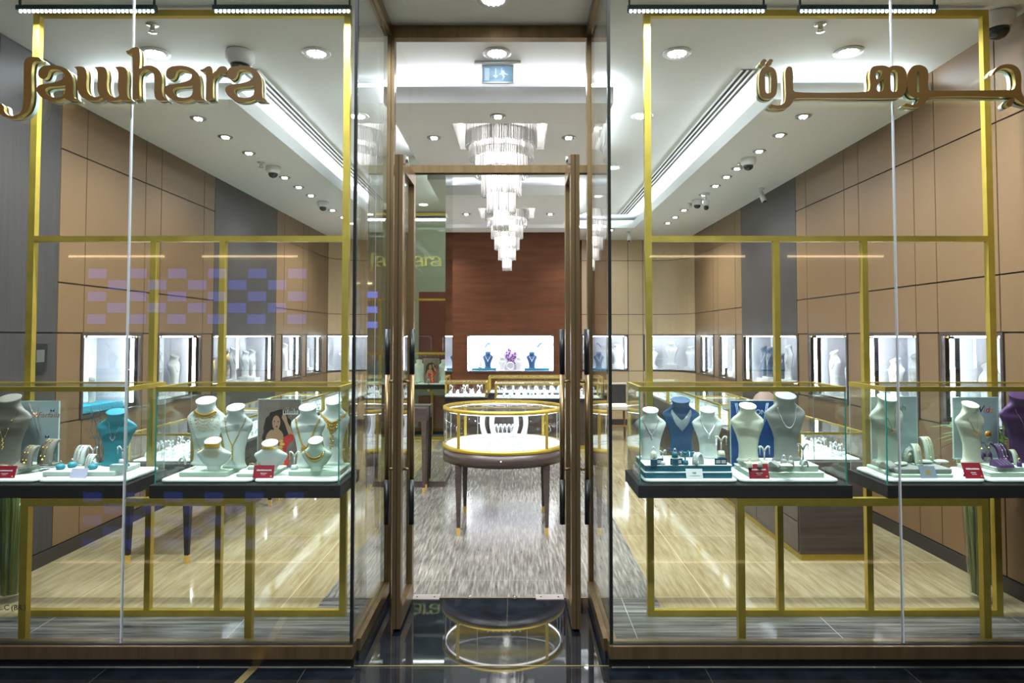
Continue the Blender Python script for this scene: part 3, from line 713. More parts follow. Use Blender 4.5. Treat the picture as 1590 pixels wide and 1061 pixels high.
# ================================================================== SHOWCASES
def prism_case(t, at, x0, x1, y0, y1, z0, z1, edge=True, rim=.024, mg=None, strip=True, posts=False, bars=()):
    """glass box with a gold rim; real sheet glass on five sides"""
    g = .005
    MB().box(x0, x1, y0, y0+g, z0, z1-rim).build('front_pane', m_cglass, t, at=at)
    MB().box(x0, x1, y1-g, y1, z0, z1-rim).build('back_pane', m_cglass, t, at=at)
    MB().box(x0, x0+g, y0+g, y1-g, z0, z1-rim).build('side_pane', m_cglass, t, at=at)
    MB().box(x1-g, x1, y0+g, y1-g, z0, z1-rim).build('side_pane', m_cglass, t, at=at)
    MB().box(x0+.012, x1-.012, y0+.012, y1-.012, z1-.010, z1-.004).build('top_pane', m_cglass, t, at=at)
    b = MB(); r = .014
    b.box(x0-.002, x1+.002, y0-.002, y0+r, z1-rim, z1); b.box(x0-.002, x1+.002, y1-r, y1+.002, z1-rim, z1)
    b.box(x0-.002, x0+r, y0+r, y1-r, z1-rim, z1); b.box(x1-r, x1+.002, y0+r, y1-r, z1-rim, z1)
    b.build('rim', m_gold, t, at=at)
    if edge:
        for i, (x, y) in enumerate(((x0, y0), (x1, y0), (x0, y1), (x1, y1))):
            sx_ = 1 if x == x0 else -1; sy_ = 1 if y == y0 else -1; w_ = .0045 if y == y0 else .002
            a, c = sorted((x-sx_*.0006, x+sx_*w_)); d, e = sorted((y-sy_*.0006, y+sy_*w_))
            MB().box(a, c, d, e, z0, z1-rim).build('glass_edge', m_edge if y == y0 else m_edge2, t, at=at)
    if posts:
        for x in (x0, x1-.018):
            for y in (y0-.001, y1-.017): MB().box(x-.001, x+.019, y, y+.018, z0, z1-rim).build('post', m_gold, t, at=at)
    if strip:
        b = MB(); b.box(x0+.02, x1-.02, y0+r, y0+r+.006, z1-rim, z1-rim+.006); b.box(x0+.02, x1-.02, y1-r-.006, y1-r, z1-rim, z1-rim+.006)
        b.build('led_strip', m_ring, t, at=at)
def window_case(x0, x1, l, gx0=.0, gx1=.0):
    t = thing('showcase', l, 'showcase', ((x0+x1)/2, 3.5, .7225)); at = tuple(t.location)
    MB().rslab(x0, x1, 3.30, 3.697, .7225, .783, .003, .0015, 2).build('platform', m_slab, t, at=at)
    prism_case(t, at, x0+.012, x1-.014, 3.328, 3.690, .783, 1.253, strip=False)
window_case(-2.80, -1.876, 'outer left window showcase with taupe and teal jewellery busts, on a black platform')
window_case(-1.762, -.845, 'left window showcase beside the entrance, full of gold necklaces')
window_case(.584, 1.612, 'right window showcase beside the entrance with white, blue and grey busts')
window_case(1.780, 2.81, 'outer right window showcase with mint and purple busts')
ZM = .802
def mat_(x0, x1, l): MB().rslab(x0, x1, 3.345, 3.678, .7832, ZM, .035, .008).build('display_mat', m_pad, at=((x0+x1)/2, 3.5, .7832), label=l, cat='display mat')
mat_(-1.738, -1.292, 'white padded mat under the two gold covered busts and choker stand'); mat_(-1.282, -.868, 'white padded mat under the dark haired woman poster, nearest the entrance')
mat_(-2.776, -2.345, 'white padded mat under the taupe busts and stands'); mat_(-2.335, -1.902, 'white padded mat under the tray of teal ring cushions')
mat_(.622, 1.080, 'white padded mat under the teal sided trays'); mat_(1.092, 1.575, 'white padded mat under the cream stepped trays')
mat_(1.805, 2.290, 'white padded mat under the grey sided mint bust tray'); mat_(2.300, 2.785, 'white padded mat under the stepped trays of purple stands')

# round showcase
RX, RY = -.105, 5.53
t = thing('round_showcase', 'round glass showcase with gold rims on four dark tapered legs in the aisle', 'showcase', (RX, RY, 0)); at = (RX, RY, 0)
b = MB(); b.m(0).lathe([(.465, .521), (.484, .521), (.484, .617), (.465, .620), (.40, .620)], (RX, RY, 0), 72)
o = b.build('apron', m_wenge, t, at=at)
k = MB().cyl((RX-.01, RY-.484, .575), (RX-.01, RY-.492, .575), .006).build('lock', m_steel, o, at=(0, 0, 0)); k.location = (-RX, -RY, 0)
MB().lathe([(.470, .620), (.487, .620), (.487, .648), (.470, .648)], (RX, RY, 0), 72, cap=False).build('lower_rim', m_gold, t, at=at)
MB().lathe([(.462, .912), (.485, .912), (.485, .940), (.462, .940)], (RX, RY, 0), 72, cap=False).build('upper_rim', m_gold, t, at=at)
o_ = MB(); o_.smooth = True
o_.lathe([(.474, .648), (.480, .648), (.480, .912), (.474, .912)], (RX, RY, 0), 72, cap=False); o_.add([], []); o_.build('glass_drum', m_cglass, t, at=at)
MB().lathe([(.462, .930), (.462, .936)], (RX, RY, 0), 72).build('glass_top', m_cglass, t, at=at)
MB().lathe([(.452, .904), (.459, .904), (.459, .912), (.452, .912)], (RX, RY, 0), 72, cap=False).build('led_strip', m_ring, t, at=at)
MB().lathe([(.46, .6205), (.468, .628), (.468, .640), (.455, .648), (.001, .648)], (RX, RY, 0), 72).build('padded_base', m_pad, t, at=at)
for dx in (-.333, .333):
    for s_ in (-1, 1):
        y = math.sqrt(.482**2-dx**2)*s_; MB().box(RX+dx-.011, RX+dx+.011, RY+y-.008-s_*0, RY+y+.008, .648, .912).build('post', m_gold, t, at=at)
        b = MB(); z0, z1 = .055, .521
        b.rings([[(RX+dx+q*a, RY+s_*.327+q*c, z) for a, c in ((-1, -1), (1, -1), (1, 1), (-1, 1))] for z, q in ((z0, .013), (z1, .025))])
        lg = b.build('leg', m_wenge, t, at=at)
        b = MB(); b.rings([[(RX+dx+q*a, RY+s_*.327+q*c, z) for a, c in ((-1, -1), (1, -1), (1, 1), (-1, 1))] for z, q in ((0, .0125), (z0, .0135))])
        f = b.build('foot_cap', m_gold2, lg, at=(0, 0, 0)); f.location = (-RX, -RY, 0)
for i in range(8):
    an = PI/8+i*PI/4; x, y = RX+.477*math.cos(an), RY+.477*math.sin(an)
    MB().box(x-.0015, x+.0015, y-.0035, y+.0035, .648, .912).build('glass_joint', m_edge2, t, at=at)

# wall counters
def counter(side, x0, x1, y0, segs, l, legs):
    t = thing('display_counter', l, 'counter', ((x0+x1)/2, y0, 0)); at = tuple(t.location); y1 = 10.2
    ct = .595
    if legs:
        MB().box(x0, x1, y0, y1, ct, .655).build('top', m_slab, t, at=at)
        for y in [y0+.03, y0+1.55, y0+1.75, y0+3.1, y0+4.4, y0+5.5]:
            for x in (x0+.035, x1-.035):
                lg = MB().rings([[(x+q*a, y+q*c, z) for a, c in ((-1, -1), (1, -1), (1, 1), (-1, 1))] for z, q in ((.055, .013), (ct, .028))]).build('leg', m_slab, t, at=at)
                MB().rings([[(x+q*a-at[0], y+q*c-at[1], z) for a, c in ((-1, -1), (1, -1), (1, 1), (-1, 1))] for z, q in ((0, .0125), (.055, .0133))]).build('foot_cap', m_gold2, lg)
    else:
        MB().box(x0, x1, y0, y1, .045, .655).build('cabinet', m_wenge, t, at=at)
        MB().box(x0+.012, x1-.012, y0+.012, y1-.01, 0, .045).build('plinth', m_gold, t, at=at)
        for i in range(7):
            for j in range(3):
                a = y0+.02+i*.8
                d = MB().box(x0-.006, x0-.0002, a, a+.79, .06+j*.197, .06+j*.197+.19).build('drawer', m_wenge, t, at=at)
    for (a, c, h) in segs:
        prism_case(t, at, x0+.006, x1-.006, a, c, .655, h, edge=False, rim=.016, posts=True)
        MB().rslab(x0+.03, x1-.03, a+.03, c-.03, .6552, .668, .02, .004).build('padded_base', m_pad, t, at=at)
    return t
segsL = [(4.56, 6.10, .852), (6.14, 7.62, .852), (7.66, 10.15, .852)]; segsR = [(4.62, 6.15, .852), (6.42, 7.20, .862), (7.26, 8.6, .862), (8.66, 10.15, .862)]
counter(-1, -2.60, -2.14, 4.53, segsL, 'long glass topped counter on dark tapered legs along the left wall', True)
counter(1, 1.89, 2.36, 4.60, segsR, 'long glass topped dark drawer counter on a gold plinth along the right wall', False)
for x, s_ in ((-2.37, segsL), (2.125, segsR)):
    for a, c, h in s_: light('AREA', 'counter glow', (x, (a+c)/2, h-.02), 2.6*L_GLOW*(c-a), COOL, (0, 0, 0), .3, c-a-.1)
for x0, x1, y0, y1, l in ((-1.15, -.40, 9.30, 9.85, 'low glass showcase left of the walnut wall niche'), (-.30, 1.10, 9.10, 9.62, 'wide glass showcase standing in front of the walnut wall'), (-.42, .9, 10.0, 10.50, 'glass showcase pushed close to the walnut wall under its niche')):
    t = thing('showcase', l, 'showcase', ((x0+x1)/2, (y0+y1)/2, 0)); at = tuple(t.location)
    MB().box(x0+.01, x1-.01, y0+.01, y1-.01, .05, .62).build('cabinet', m_wenge, t, at=at)
    MB().box(x0+.03, x1-.03, y0+.03, y1-.03, 0, .05).build('plinth', m_gold, t, at=at)
    MB().box(x0, x1, y0, y1, .62, .66).build('top', m_slab, t, at=at)
    zz = .865 if y0 < 9.5 else .90
    prism_case(t, at, x0+.01, x1-.01, y0+.01, y1-.01, .66, zz, edge=False, rim=.022, posts=True)
    MB().rslab(x0+.03, x1-.03, y0+.04, y1-.04, .6602, .674, .02, .004).build('padded_base', m_pad, t, at=at)
    light('AREA', 'showcase glow', ((x0+x1)/2, (y0+y1)/2, zz-.02), 3.4*L_GLOW, COOL, (0, 0, 0), x1-x0-.1, .3)

# dark console in front of the mirrored column, chairs
t = thing('console_table', 'narrow dark table with tapered legs in front of the mirrored column', 'table', (-1.17, 6.70, 0)); at = tuple(t.location)
MB().box(-1.46, -.868, 6.60, 6.81, .675, .80).build('top', m_wenge, t, at=at)
for x in (-1.435, -.893):
    for y in (6.625, 6.785):
        lg = MB().rings([[(x+q*a, y+q*c, z) for a, c in ((-1, -1), (1, -1), (1, 1), (-1, 1))] for z, q in ((.04, .012), (.675, .024))]).build('leg', m_wenge, t, at=at)
        MB().box(x-.012-at[0], x+.012-at[0], y-.012-at[1], y+.012-at[1], 0, .04).build('foot_cap', m_gold2, lg)
def chair(x, y, rz, l, oak=True):
    t = thing('chair', l, 'chair', (x, y, 0), rz)
    MB().rslab(-.23, .23, -.22, .22, .43, .50, .04, .015).build('seat', m_seat, t)
    MB().rslab(-.23, .23, .19, .24, .50, .78, .02, .01).build('backrest', m_slab, t)
    b = MB(); b.box(-.235, .235, .185, .245, .78, .80); b.build('back_rail', m_seat, t)
    for a in (-.20, .20):
        for c in (-.19, .20): MB().cyl((a*1.05, c*1.05, 0), (a, c, .43), .015, .022, n=8).build('leg', m_cabw, t)
    MB().box(-.2, .2, -.195, -.18, .20, .225).build('stretcher', m_cabw, t)
chair(1.40, 10.0, 0, 'black backed chair with a beige seat and oak legs by the back wall')
t = thing('chair', 'round backed brown chair behind the right counter', 'chair', (2.60, 7.15, 0), -.3)
MB().lathe([(.20, .43), (.22, .45), (.22, .48), (.18, .50)], n=20).build('seat', m_seat, t)
b = MB(); b.smooth = True
b.rings([[(.19*math.cos(PI*k/9)*(1 if True else 1), .17+yy, .52+.40*max(.02, math.sin(PI*k/9))) for k in range(10)]+[(.17*math.cos(PI*(9-k)/9), .17+yy, .52) for k in range(10)] for yy in (0, .03)]); b.build('backrest', mat('brown chair leather', (.33, .20, .16), .5), t)
for a in (-.13, .13):
    for c in (-.13, .13): MB().cyl((a*1.2, c*1.2, 0), (a, c, .43), .012, .016, n=8).build('leg', m_cabw, t)
for yy in (0,): MB().box(-.02, .02, .17, .19, .49, .56).build('back_support', m_cabw, t)

# flower vases with bamboo stalks
def vase(x, y, l):
    t = thing('floor_vase', l, 'vase', (x, y, 0))
    b = MB(); b.lathe([(.055, 0), (.060, .004), (.062, .03), (.115, .86), (.112, .86), (.060, .035), (.058, .02), (.001, .018)], n=28, cap=False); b.build('glass_body', m_cglass, t)
    b = MB(); R = random.Random(int(x*100))
    for i in range(30):
        a = R.random()*2*PI; q = math.sqrt(R.random()); r0, r1 = .045*q, .093*q
        b.cyl((r0*math.cos(a), r0*math.sin(a), .035), (r1*math.cos(a+.3), r1*math.sin(a+.3), .80+R.random()*.12), .0075, n=6)
    b.build('stalk', m_stalk, t, kind='stuff')
    b = MB()
    for i in range(70):
        a = R.random()*2*PI; z = .82+R.random()*.22; L_ = .10+R.random()*.12; c0 = Vector((.05*math.cos(a), .05*math.sin(a), z)); d = Vector((math.cos(a), math.sin(a), .5-R.random()*.9)).normalized()
        sd = Vector((-math.sin(a), math.cos(a), 0))*.014
        if abs(x+c0.x+d.x*L_) > 2.82 and x > 0: d.x *= .3
        p1 = c0+d*L_*.5+Vector((0, 0, .02)); p2 = c0+d*L_-Vector((0, 0, .02))
        b.add([c0-sd*.3, c0+sd*.3, p1+sd, p1-sd, p2, c0+Vector((0, 0, -.002)), p1+Vector((0, 0, -.004))], [(0, 1, 2, 3), (3, 2, 4), (0, 5, 6, 3), (5, 1, 2, 6)])
    b.build('leaves', m_leaf, t, kind='stuff')
vase(2.645, 3.93, 'tall tapered glass vase of bamboo stalks behind the right gold frame')
vase(-2.88, 3.93, 'tall tapered glass vase of bamboo stalks behind the left gold frame')
t = thing('wall_intercom', 'small black wall unit on the dark panel by the left window', 'intercom', (XL+.014, 4.41, 1.36))
MB().box(0, .02, -.06, .06, -.09, .09).build('body', m_black, t); MB().box(.02, .022, -.045, .03, -.03, .05).build('screen', m_steel, t)

# ================================================================== SIGNS
SY = 3.093
def sgn(pts, ox, oy, k=7.227):
    o = []
    for p in pts:
        q = atY(ox+p[0]/k, oy+p[1]/k, SY); o.append((q.x, q.z, p[2] if len(p) > 2 else 0))
    return o
J = [(488, 250, 1), (455, 222), (400, 214), (345, 216), (305, 235), (286, 275), (282, 350), (280, 600), (272, 760), (250, 830), (195, 866), (130, 872), (90, 855), (62, 815), (56, 765), (35, 740, 1), (-5, 738), (-20, 780), (0, 830), (50, 875), (130, 893), (230, 880), (310, 832), (350, 765), (368, 680), (372, 560), (375, 330), (392, 275), (425, 258), (460, 266)]
A = [(445, 400), (455, 355), (490, 325), (560, 310), (640, 310), (720, 330), (785, 370), (822, 430), (835, 500), (838, 630), (850, 670), (885, 690, 1), (870, 699, 1), (800, 699), (765, 692), (740, 672, 1), (700, 690), (640, 702), (560, 700), (480, 665), (440, 620), (425, 580), (432, 550), (470, 525), (540, 513), (620, 498), (690, 476), (725, 452), (735, 425), (725, 395), (690, 365), (640, 352), (595, 354), (565, 375), (555, 410), (540, 440), (510, 460), (475, 455), (450, 430)]
AH = [(745, 530, 1), (690, 540), (620, 545), (560, 552), (525, 575), (530, 610), (560, 645), (620, 667), (680, 665), (725, 645), (745, 600)]
W = [(845, 325, 1), (940, 325), (970, 345), (985, 390), (985, 560), (1005, 620), (1050, 655), (1100, 662), (1132, 650, 1), (1110, 590), (1108, 400), (1098, 362), (1072, 330, 1), (1165, 325), (1195, 340), (1213, 380), (1213, 560), (1235, 625), (1280, 660), (1335, 660), (1350, 640, 1), (1337, 580), (1337, 400), (1328, 362), (1303, 325, 1), (1390, 325), (1425, 345), (1440, 390), (1440, 630), (1452, 670), (1482, 690, 1), (1470, 699, 1), (1400, 699), (1365, 690, 1), (1330, 700), (1260, 705), (1190, 692), (1155, 672, 1), (1110, 695), (1050, 703), (980, 690), (920, 650), (888, 590), (880, 500), (880, 400), (872, 355)]
Hh = [(-22, 150, 1), (20, 135), (60, 110), (90, 103), (120, 115), (133, 150), (133, 345, 1), (180, 318), (230, 310), (290, 320), (340, 350), (375, 400), (385, 460), (385, 620), (400, 660), (440, 690, 1), (430, 701, 1), (350, 701), (315, 682), (300, 640), (297, 460), (285, 400), (250, 365), (210, 352), (170, 365), (145, 395), (133, 425), (133, 688, 1), (52, 688, 1), (52, 210), (42, 178), (20, 176), (0, 183), (-10, 168)]
Rr = [(805, 360, 1), (850, 345), (890, 320), (925, 320), (945, 345), (952, 400, 1), (985, 370), (1020, 330), (1065, 318), (1100, 330), (1115, 360), (1100, 395), (1065, 405), (1020, 395), (985, 420), (960, 465), (955, 520), (955, 690, 1), (872, 690, 1), (876, 600), (876, 430), (868, 392), (845, 384), (818, 376)]
def shift(p, dx, dy): return [(q[0]+dx, q[1]+dy)+tuple(q[2:]) for q in p]
def sign(label, letters, at):
    t = thing('sign', label, 'sign', at)
    for ox, oy, spl in letters:
        S = [sgn(p, ox, oy) for p in spl]
        l = curve_mesh('letter', S, .018, [m_signb, m_signs], t, at, SY)
        curve_mesh('acrylic_backing', S, .022, [m_signs, m_acryl], l, at, SY+.034)
    return t
s1 = sign('large brown metal latin letters fixed to the left shop window', [(0, 60, [J]), (0, 60, [A, AH]), (0, 60, [W]), (200, 60, [Hh]), (200, 60, [shift(A, -18, 4), shift(AH, -18, 4)]), (200, 60, [Rr]), (200, 60, [shift(A, 666, 4), shift(AH, 666, 4)])], tuple(atY(210, 160, SY)))
def pill(x0, x1, y0, y1, r):
    o = []
    for cx, cy_, a0 in ((x1-r, y1-r, 0), (x0+r, y1-r, PI/2), (x0+r, y0+r, PI), (x1-r, y0+r, 1.5*PI)):
        for i in range(4): a = a0+PI/2*i/3; o.append((cx+r*math.cos(a), cy_+r*math.sin(a)))
    return o
def slant(cx, cy_, r=30, d=14): return [(cx+r*math.cos(2*PI*i/12)+(d if math.sin(2*PI*i/12) < 0 else -d)*.6, cy_+r*math.sin(2*PI*i/12)+(-d if math.sin(2*PI*i/12) < 0 else d)*.5) for i in range(12)]
TA = [pill(130, 326, 178, 540, 92), pill(200, 260, 235, 478, 28)]
RB = [(425, 215), (437, 188), (463, 176), (492, 188), (505, 225), (508, 410), (515, 448), (545, 462), (1320, 460), (1355, 448), (1368, 420), (1368, 240), (1392, 185), (1450, 168), (1540, 168), (1582, 185, 1), (1625, 168), (1685, 168), (1742, 187), (1773, 232), (1780, 300), (1778, 410), (1762, 470), (1725, 515), (1670, 530), (545, 533), (515, 548), (495, 590), (450, 632), (390, 650), (320, 648), (262, 635), (240, 618, 1), (265, 600, 1), (320, 611), (375, 605), (412, 575), (425, 530), (425, 400)]
HA = [(1440, 240), (1470, 215), (1503, 232), (1500, 268), (1448, 330, 1), (1438, 300)]; HB = [(1516, 305, 1), (1522, 420), (1500, 455), (1462, 455), (1440, 430), (1447, 395), (1485, 345)]
HC = pill(1600, 1676, 215, 460, 36)
WJ = [(270, 320), (280, 235), (325, 178), (385, 160), (445, 170), (487, 202), (503, 250), (505, 420), (520, 446), (560, 448), (1380, 440), (1445, 436), (1470, 410), (1472, 300), (1455, 240), (1420, 207), (1370, 195), (1320, 205), (1280, 228), (1235, 270, 1), (1211, 272, 1), (1228, 238), (1270, 190), (1330, 160), (1400, 150), (1470, 165), (1520, 207), (1540, 265), (1545, 440), (1562, 500), (1600, 555), (1680, 575), (1680, 600), (1600, 598), (1530, 575), (1485, 540), (1450, 522), (1400, 520), (520, 525), (490, 558), (440, 610), (370, 638), (300, 632), (245, 618), (230, 608, 1), (260, 588, 1), (320, 603), (370, 590), (395, 558), (402, 528), (340, 522), (295, 498), (273, 440)]
WH = pill(375, 403, 228, 465, 12)
s2 = sign('large brown metal arabic letters fixed to the right shop window', [(1160, 80, TA), (1160, 80, [slant(176, 130)]), (1160, 80, [slant(248, 130)]), (1160, 80, [RB, HA, HB, HC]), (1370, 80, [WJ, WH]), (1370, 80, [slant(1425, 582, 34, 30)])], tuple(atY(1390, 150, SY)))
q = atY(-2, 947.5, YG-.007)
t = tag(text_mesh('window_lettering', 'L.C (BR.)', .0335, m_ink, None, q.x, q.z, YG-.0075, at=tuple(q)), 'small black lettering low on the left shop window glass', 'lettering')

# ================================================================== JEWELLERY DISPLAY PIECES
class Bust:
    # (height share, half width, half depth, forward offset) all as shares of the height
    P = {'tall': [(0, .235, .10, .0), (.03, .235, .10, .0), (.06, .20, .085, 0), (.18, .19, .075, 0), (.32, .20, .075, .005), (.46, .238, .08, .0), (.58, .288, .085, -.01), (.68, .333, .082, -.02), (.735, .338, .062, -.03), (.79, .285, .065, -.03), (.84, .205, .075, -.025), (.875, .165, .085, -.02), (.92, .150, .09, -.01), (.97, .162, .098, 0), (1.0, .172, .10, .0), (1.003, .160, .09, 0)],
         'choker': [(0, .20, .16, .0), (.10, .20, .16, 0), (.14, .22, .14, 0), (.25, .36, .20, -.02), (.42, .48, .22, -.02), (.54, .54, .21, 0), (.62, .50, .20, .02), (.70, .36, .19, .05), (.78, .26, .18, .07), (.88, .235, .18, .09), (.97, .25, .185, .10), (1.0, .26, .19, .10), (1.01, .24, .17, .10)]}
    def __init__(s, kind, H, tw=1.): s.k = s.P[kind]; s.H = H; s.tw = tw*.97
    def prm(s, z):
        u = max(0, min(1, z/s.H)); K = s.k
        for a, b in zip(K, K[1:]):
            if a[0] <= u <= b[0]:
                f = (u-a[0])/max(1e-6, b[0]-a[0]); return [(a[i]*(1-f)+b[i]*f)*s.H for i in (1, 2, 3)]
        return [v*s.H for v in K[-1][1:]]
    def mesh(s):
        b = MB(); b.smooth = True; K = s.k; R = []
        for i in range(len(K)-1):
            for f in ((0, .5) if i < len(K)-2 else (0,)):
                u = K[i][0]*(1-f)+K[i+1][0]*f; R.append((u, *[K[i][j]*(1-f)+K[i+1][j]*f for j in (1, 2, 3)]))
        R.append(K[-1])
        rs = []
        for u, wx, dy, off in R:
            ring = []
            for k in range(28):
                a = 2*PI*k/28; ca, sa = math.cos(a), math.sin(a)
                x = wx*s.tw*(abs(ca)**.9)*(1 if ca > 0 else -1)
                ring.append((x*s.H, (dy*sa-off)*s.H, u*s.H+(dy*sa*s.H*.55*max(0, (u-.84)/.16))))
            rs.append(ring)
        b.rings(rs); return b
    def surf(s, x, z, e=.0015):
        wx, dy, off = s.prm(z); wx *= s.tw; f = max(0, 1-(x/wx)**2)**.5 if abs(x) < wx else 0
        return Vector((x, -(dy*f)-off-e, z))
def drape(B, hw, z0, drop, n, p=1.6, e=.002):
    """points of a necklace hanging on the front of a bust: half width hw at height z0, falling by drop"""
    o = []
    for i in range(n+1):
        t_ = -1+2*i/n; o.append(B.surf(hw*t_*(1-.10*abs(t_)), z0-drop*(1-abs(t_)**p), e))
    return o
def style_necklace(t, B, style):
    H = B.H; jm = {'s': m_jew, 'g': m_gold2, 'r': m_rose}[style[0]]; kind = style[1:]
    b = MB()
    if kind == 'V':      # thin tapering diamond line
        pts = drape(B, .185*H, .80*H, .30*H, 36, 1.3, .003)
        for i, p in enumerate(pts): b.gem(p, (.0035+.003*(1-abs(-1+2*i/36)))*H/.28)
        for k in range(4): b.gem(B.surf(0, .49*H-k*.022*H, .004), .007*H/.28)
    elif kind == 'fan':  # wide fringe of rods
        for i in range(23):
            tt = -1+2*i/22; top = drape(B, .20*H, .80*H, .20*H, 22, 1.35, .003)[i]; L_ = (.06+.14*(1-abs(tt))**.8)*H
            for k in range(int(L_/.0065)+1):
                b.gem(B.surf(top.x*(1+.09*k*.45), top.z-k*.0065, .004), .0027)
    elif kind == 'row':  # one or two rows of round diamonds
        for dr in (.30, .345):
            for p in drape(B, .18*H+(dr-.3)*.3*H, .81*H, dr*H, 46, 2.1, .003): b.gem(p, .0034*H/.28)
            if len(style) > 3: break
    elif kind == 'chain':   # fine chain with small flowers
        pts = drape(B, .17*H, .81*H, .42*H, 60, 1.2, .002); b.tube(pts, .0009, 4)
        for i in range(4, 60, 8): b.gem(pts[i], .0045)
        for k in range(5): b.gem(B.surf((k % 2-.5)*.006, .38*H-k*.010, .004), .0045)
    elif kind == 'pend':    # fine chain with a pendant
        pts = drape(B, .15*H, .80*H, .30*H, 40, 1.1, .002); b.tube(pts, .0008, 4)
        for dx, dz in ((-.012, .004), (-.006, -.002), (0, -.006), (.006, -.002), (.012, .004), (-.014, .010), (.014, .010)): b.gem(B.surf(dx, .50*H+dz, .004), .0035)
    elif kind == 'collar':  # rich layered gold collar over a long chain
        for k in range(6):
            pts = drape(B, (.175+.008*k)*H, (.835-.004*k)*H, (.06+.045*k)*H, 26, 2., .003)
            for i, p in enumerate(pts):
                if (i+k) % 2 == 0 or k < 2: b.gem(p, (.0050 if k < 2 else .0031)*H/.28)
        pts = drape(B, .27*H, .74*H, .52*H, 60, 1.2, .003)
        for i, p in enumerate(pts):
            if i % 2: b.gem(p, .0036)
        for k in range(7): b.gem(B.surf(-.02+.006*(k % 3), .25*H-k*.004, .006), .006)
    elif kind == 'long':    # long chain with beads and a drop
        pts = drape(B, .21*H, .82*H, .44*H, 44, 1.25, .003); b.tube(pts, .0012, 4)
        for i in range(0, 45, 2): b.gem(pts[i], .0042)
        for k in range(8): b.gem(B.surf(0, .37*H-k*.010, .004), .0055)
    elif kind == 'sling':   # broad chain ending in a big medallion
        pts = drape(B, .23*H, .80*H, .50*H, 44, 1.15, .003)
        for i, p in enumerate(pts): b.gem(p, .0055)
        for k in range(24):
            a = k*2.4; r = .0045*math.sqrt(k); b.gem(B.surf(r*math.cos(a), .30*H+r*math.sin(a), .006), .0055)
    elif kind == 'bib':     # heavy floral bib
        for k in range(4):
            pts = drape(B, (.23-.012*k)*H, (.80-.0*k)*H, (.14+.05*k)*H, 22, 1.25, .004)
            for i, p in enumerate(pts):
                if k < 2 or 6 < i < 16: b.gem(p, .0062)
        for k in range(10): b.gem(B.surf(.007*((k % 3)-1), .50*H-k*.008, .005), .006)
    elif kind == 'mail':    # choker band and hanging mesh
        wx, dy, off = B.prm(.86*H)
        for k in range(5):
            z = (.80+.03*k)*H
            for i in range(26): x = wx*B.tw*.96*(-1+2*i/25); b.gem(B.surf(x*.999, z, .002), .0035)
        for k in range(7):
            for i in range(15-k): b.gem(B.surf((i-(14-k)/2)*.0078, (.76-.05*k)*H, .003), .0023)
    elif kind == 'band':
        for k in range(3):
            z = (.80+.035*k)*H; wx = B.prm(z)[0]
            for i in range(24): b.gem(B.surf(wx*.95*(-1+2*i/23), z, .002), .0036)
    elif kind == 'arc':
        for dr in (.20, .30):
            for p in drape(B, .36*H, .66*H, dr*H, 26, 2.1, .003): b.gem(p, .0045)
    return b.build('necklace', jm, t) if b.v else None
def bust(px, yb, yt, zs, kind, m, style, label, rz=0., tw=1., Y=None, group=None):
    p = atZ(px, yb, zs); Yb = Y or max(3.42, min(3.63, p.y)); q = atY(px, yt, Yb); H = q.z-zs
    t = thing('jewellery_bust', label, 'jewellery bust', (q.x, Yb, zs), rz, group)
    B = Bust(kind, H, tw); B.mesh().build('bust_form', m, t); 
    if style: style_necklace(t, B, style)
    return t
def xs(px, Y): return atY(px, 700, Y).x
def surf_at(px, py, zs, lo=3.37, hi=3.65):
    p = atZ(px, py, zs); Y = max(lo, min(hi, p.y)); return Vector((atY(px, py, Y).x, Y, zs))
# small stands, each built once at the origin
def proto(name, cat, label=''): return thing(name, label, cat)
def mk_tree(m, jm=m_jew, h=.075):
    t = proto('earring_stand', 'earring stand'); b = MB()
    b.lathe([(.014, 0), (.015, .004), (.012, .018), (.003, .020)], n=14); b.cyl((0, 0, .018), (0, 0, h*.72), .0032, .0028, 8)
    for s_ in (-1, 1): b.tube([(0, 0, h*.70), (s_*.006, 0, h*.86), (s_*.014, 0, h*.98), (s_*.020, 0, h*.96), (s_*.021, 0, h*.90)], .0034, 6)
    b.build('stand', m, t)
    for s_ in (-1, 1):
        b = MB()
        for k in range(5): b.gem((s_*.019, -.004, h*.90-k*.0062), .0032-.0003*k)
        b.build('earring', jm, t)
    return Proto(t)
def mk_ring(m, jm=m_jew, r=.011, h=.026, fat=False):
    t = proto('ring_stand', 'ring stand'); b = MB()
    if fat: b.lathe([(.016, 0), (.024, .006), (.026, .017), (.022, .027), (.012, .032), (.003, .030)], n=20)
    else: b.lathe([(r, 0), (r*1.05, .002), (r*.95, h*.7), (r*.6, h), (.001, h)], n=14)
    b.build('stand', m, t); z = (.032 if fat else h)
    b = MB(); b.tube([(.0085*math.cos(2*PI*k/14), 0, z+.005+.0085*math.sin(2*PI*k/14)) for k in range(14)], .0011, 5, True); b.gem((0, 0, z+.0165), .0048); b.gem((.004, 0, z+.0145), .0025); b.gem((-.004, 0, z+.0145), .0025)
    b.build('ring', jm, t); return Proto(t)
def mk_arch(m, jm=m_jew):
    t = proto('bracelet_stand', 'bracelet stand'); b = MB(); b.smooth = True; rs = []
    for k in range(11):
        a = PI*k/10; rs.append([(-.022*math.cos(a)*f, y, .05*math.sin(a)**.8*f+.0008) for f, y in ((1, -.014), (1, .014), (.82, .014), (.82, -.014))])
    b.rings(rs); b.build('stand', m, t)
    b = MB()
    for k in range(2, 15): a = PI*k/16; b.gem((-.0228*math.cos(a), 0, .0512*math.sin(a)**.8), .0035)
    b.build('bracelet', jm, t); return Proto(t)
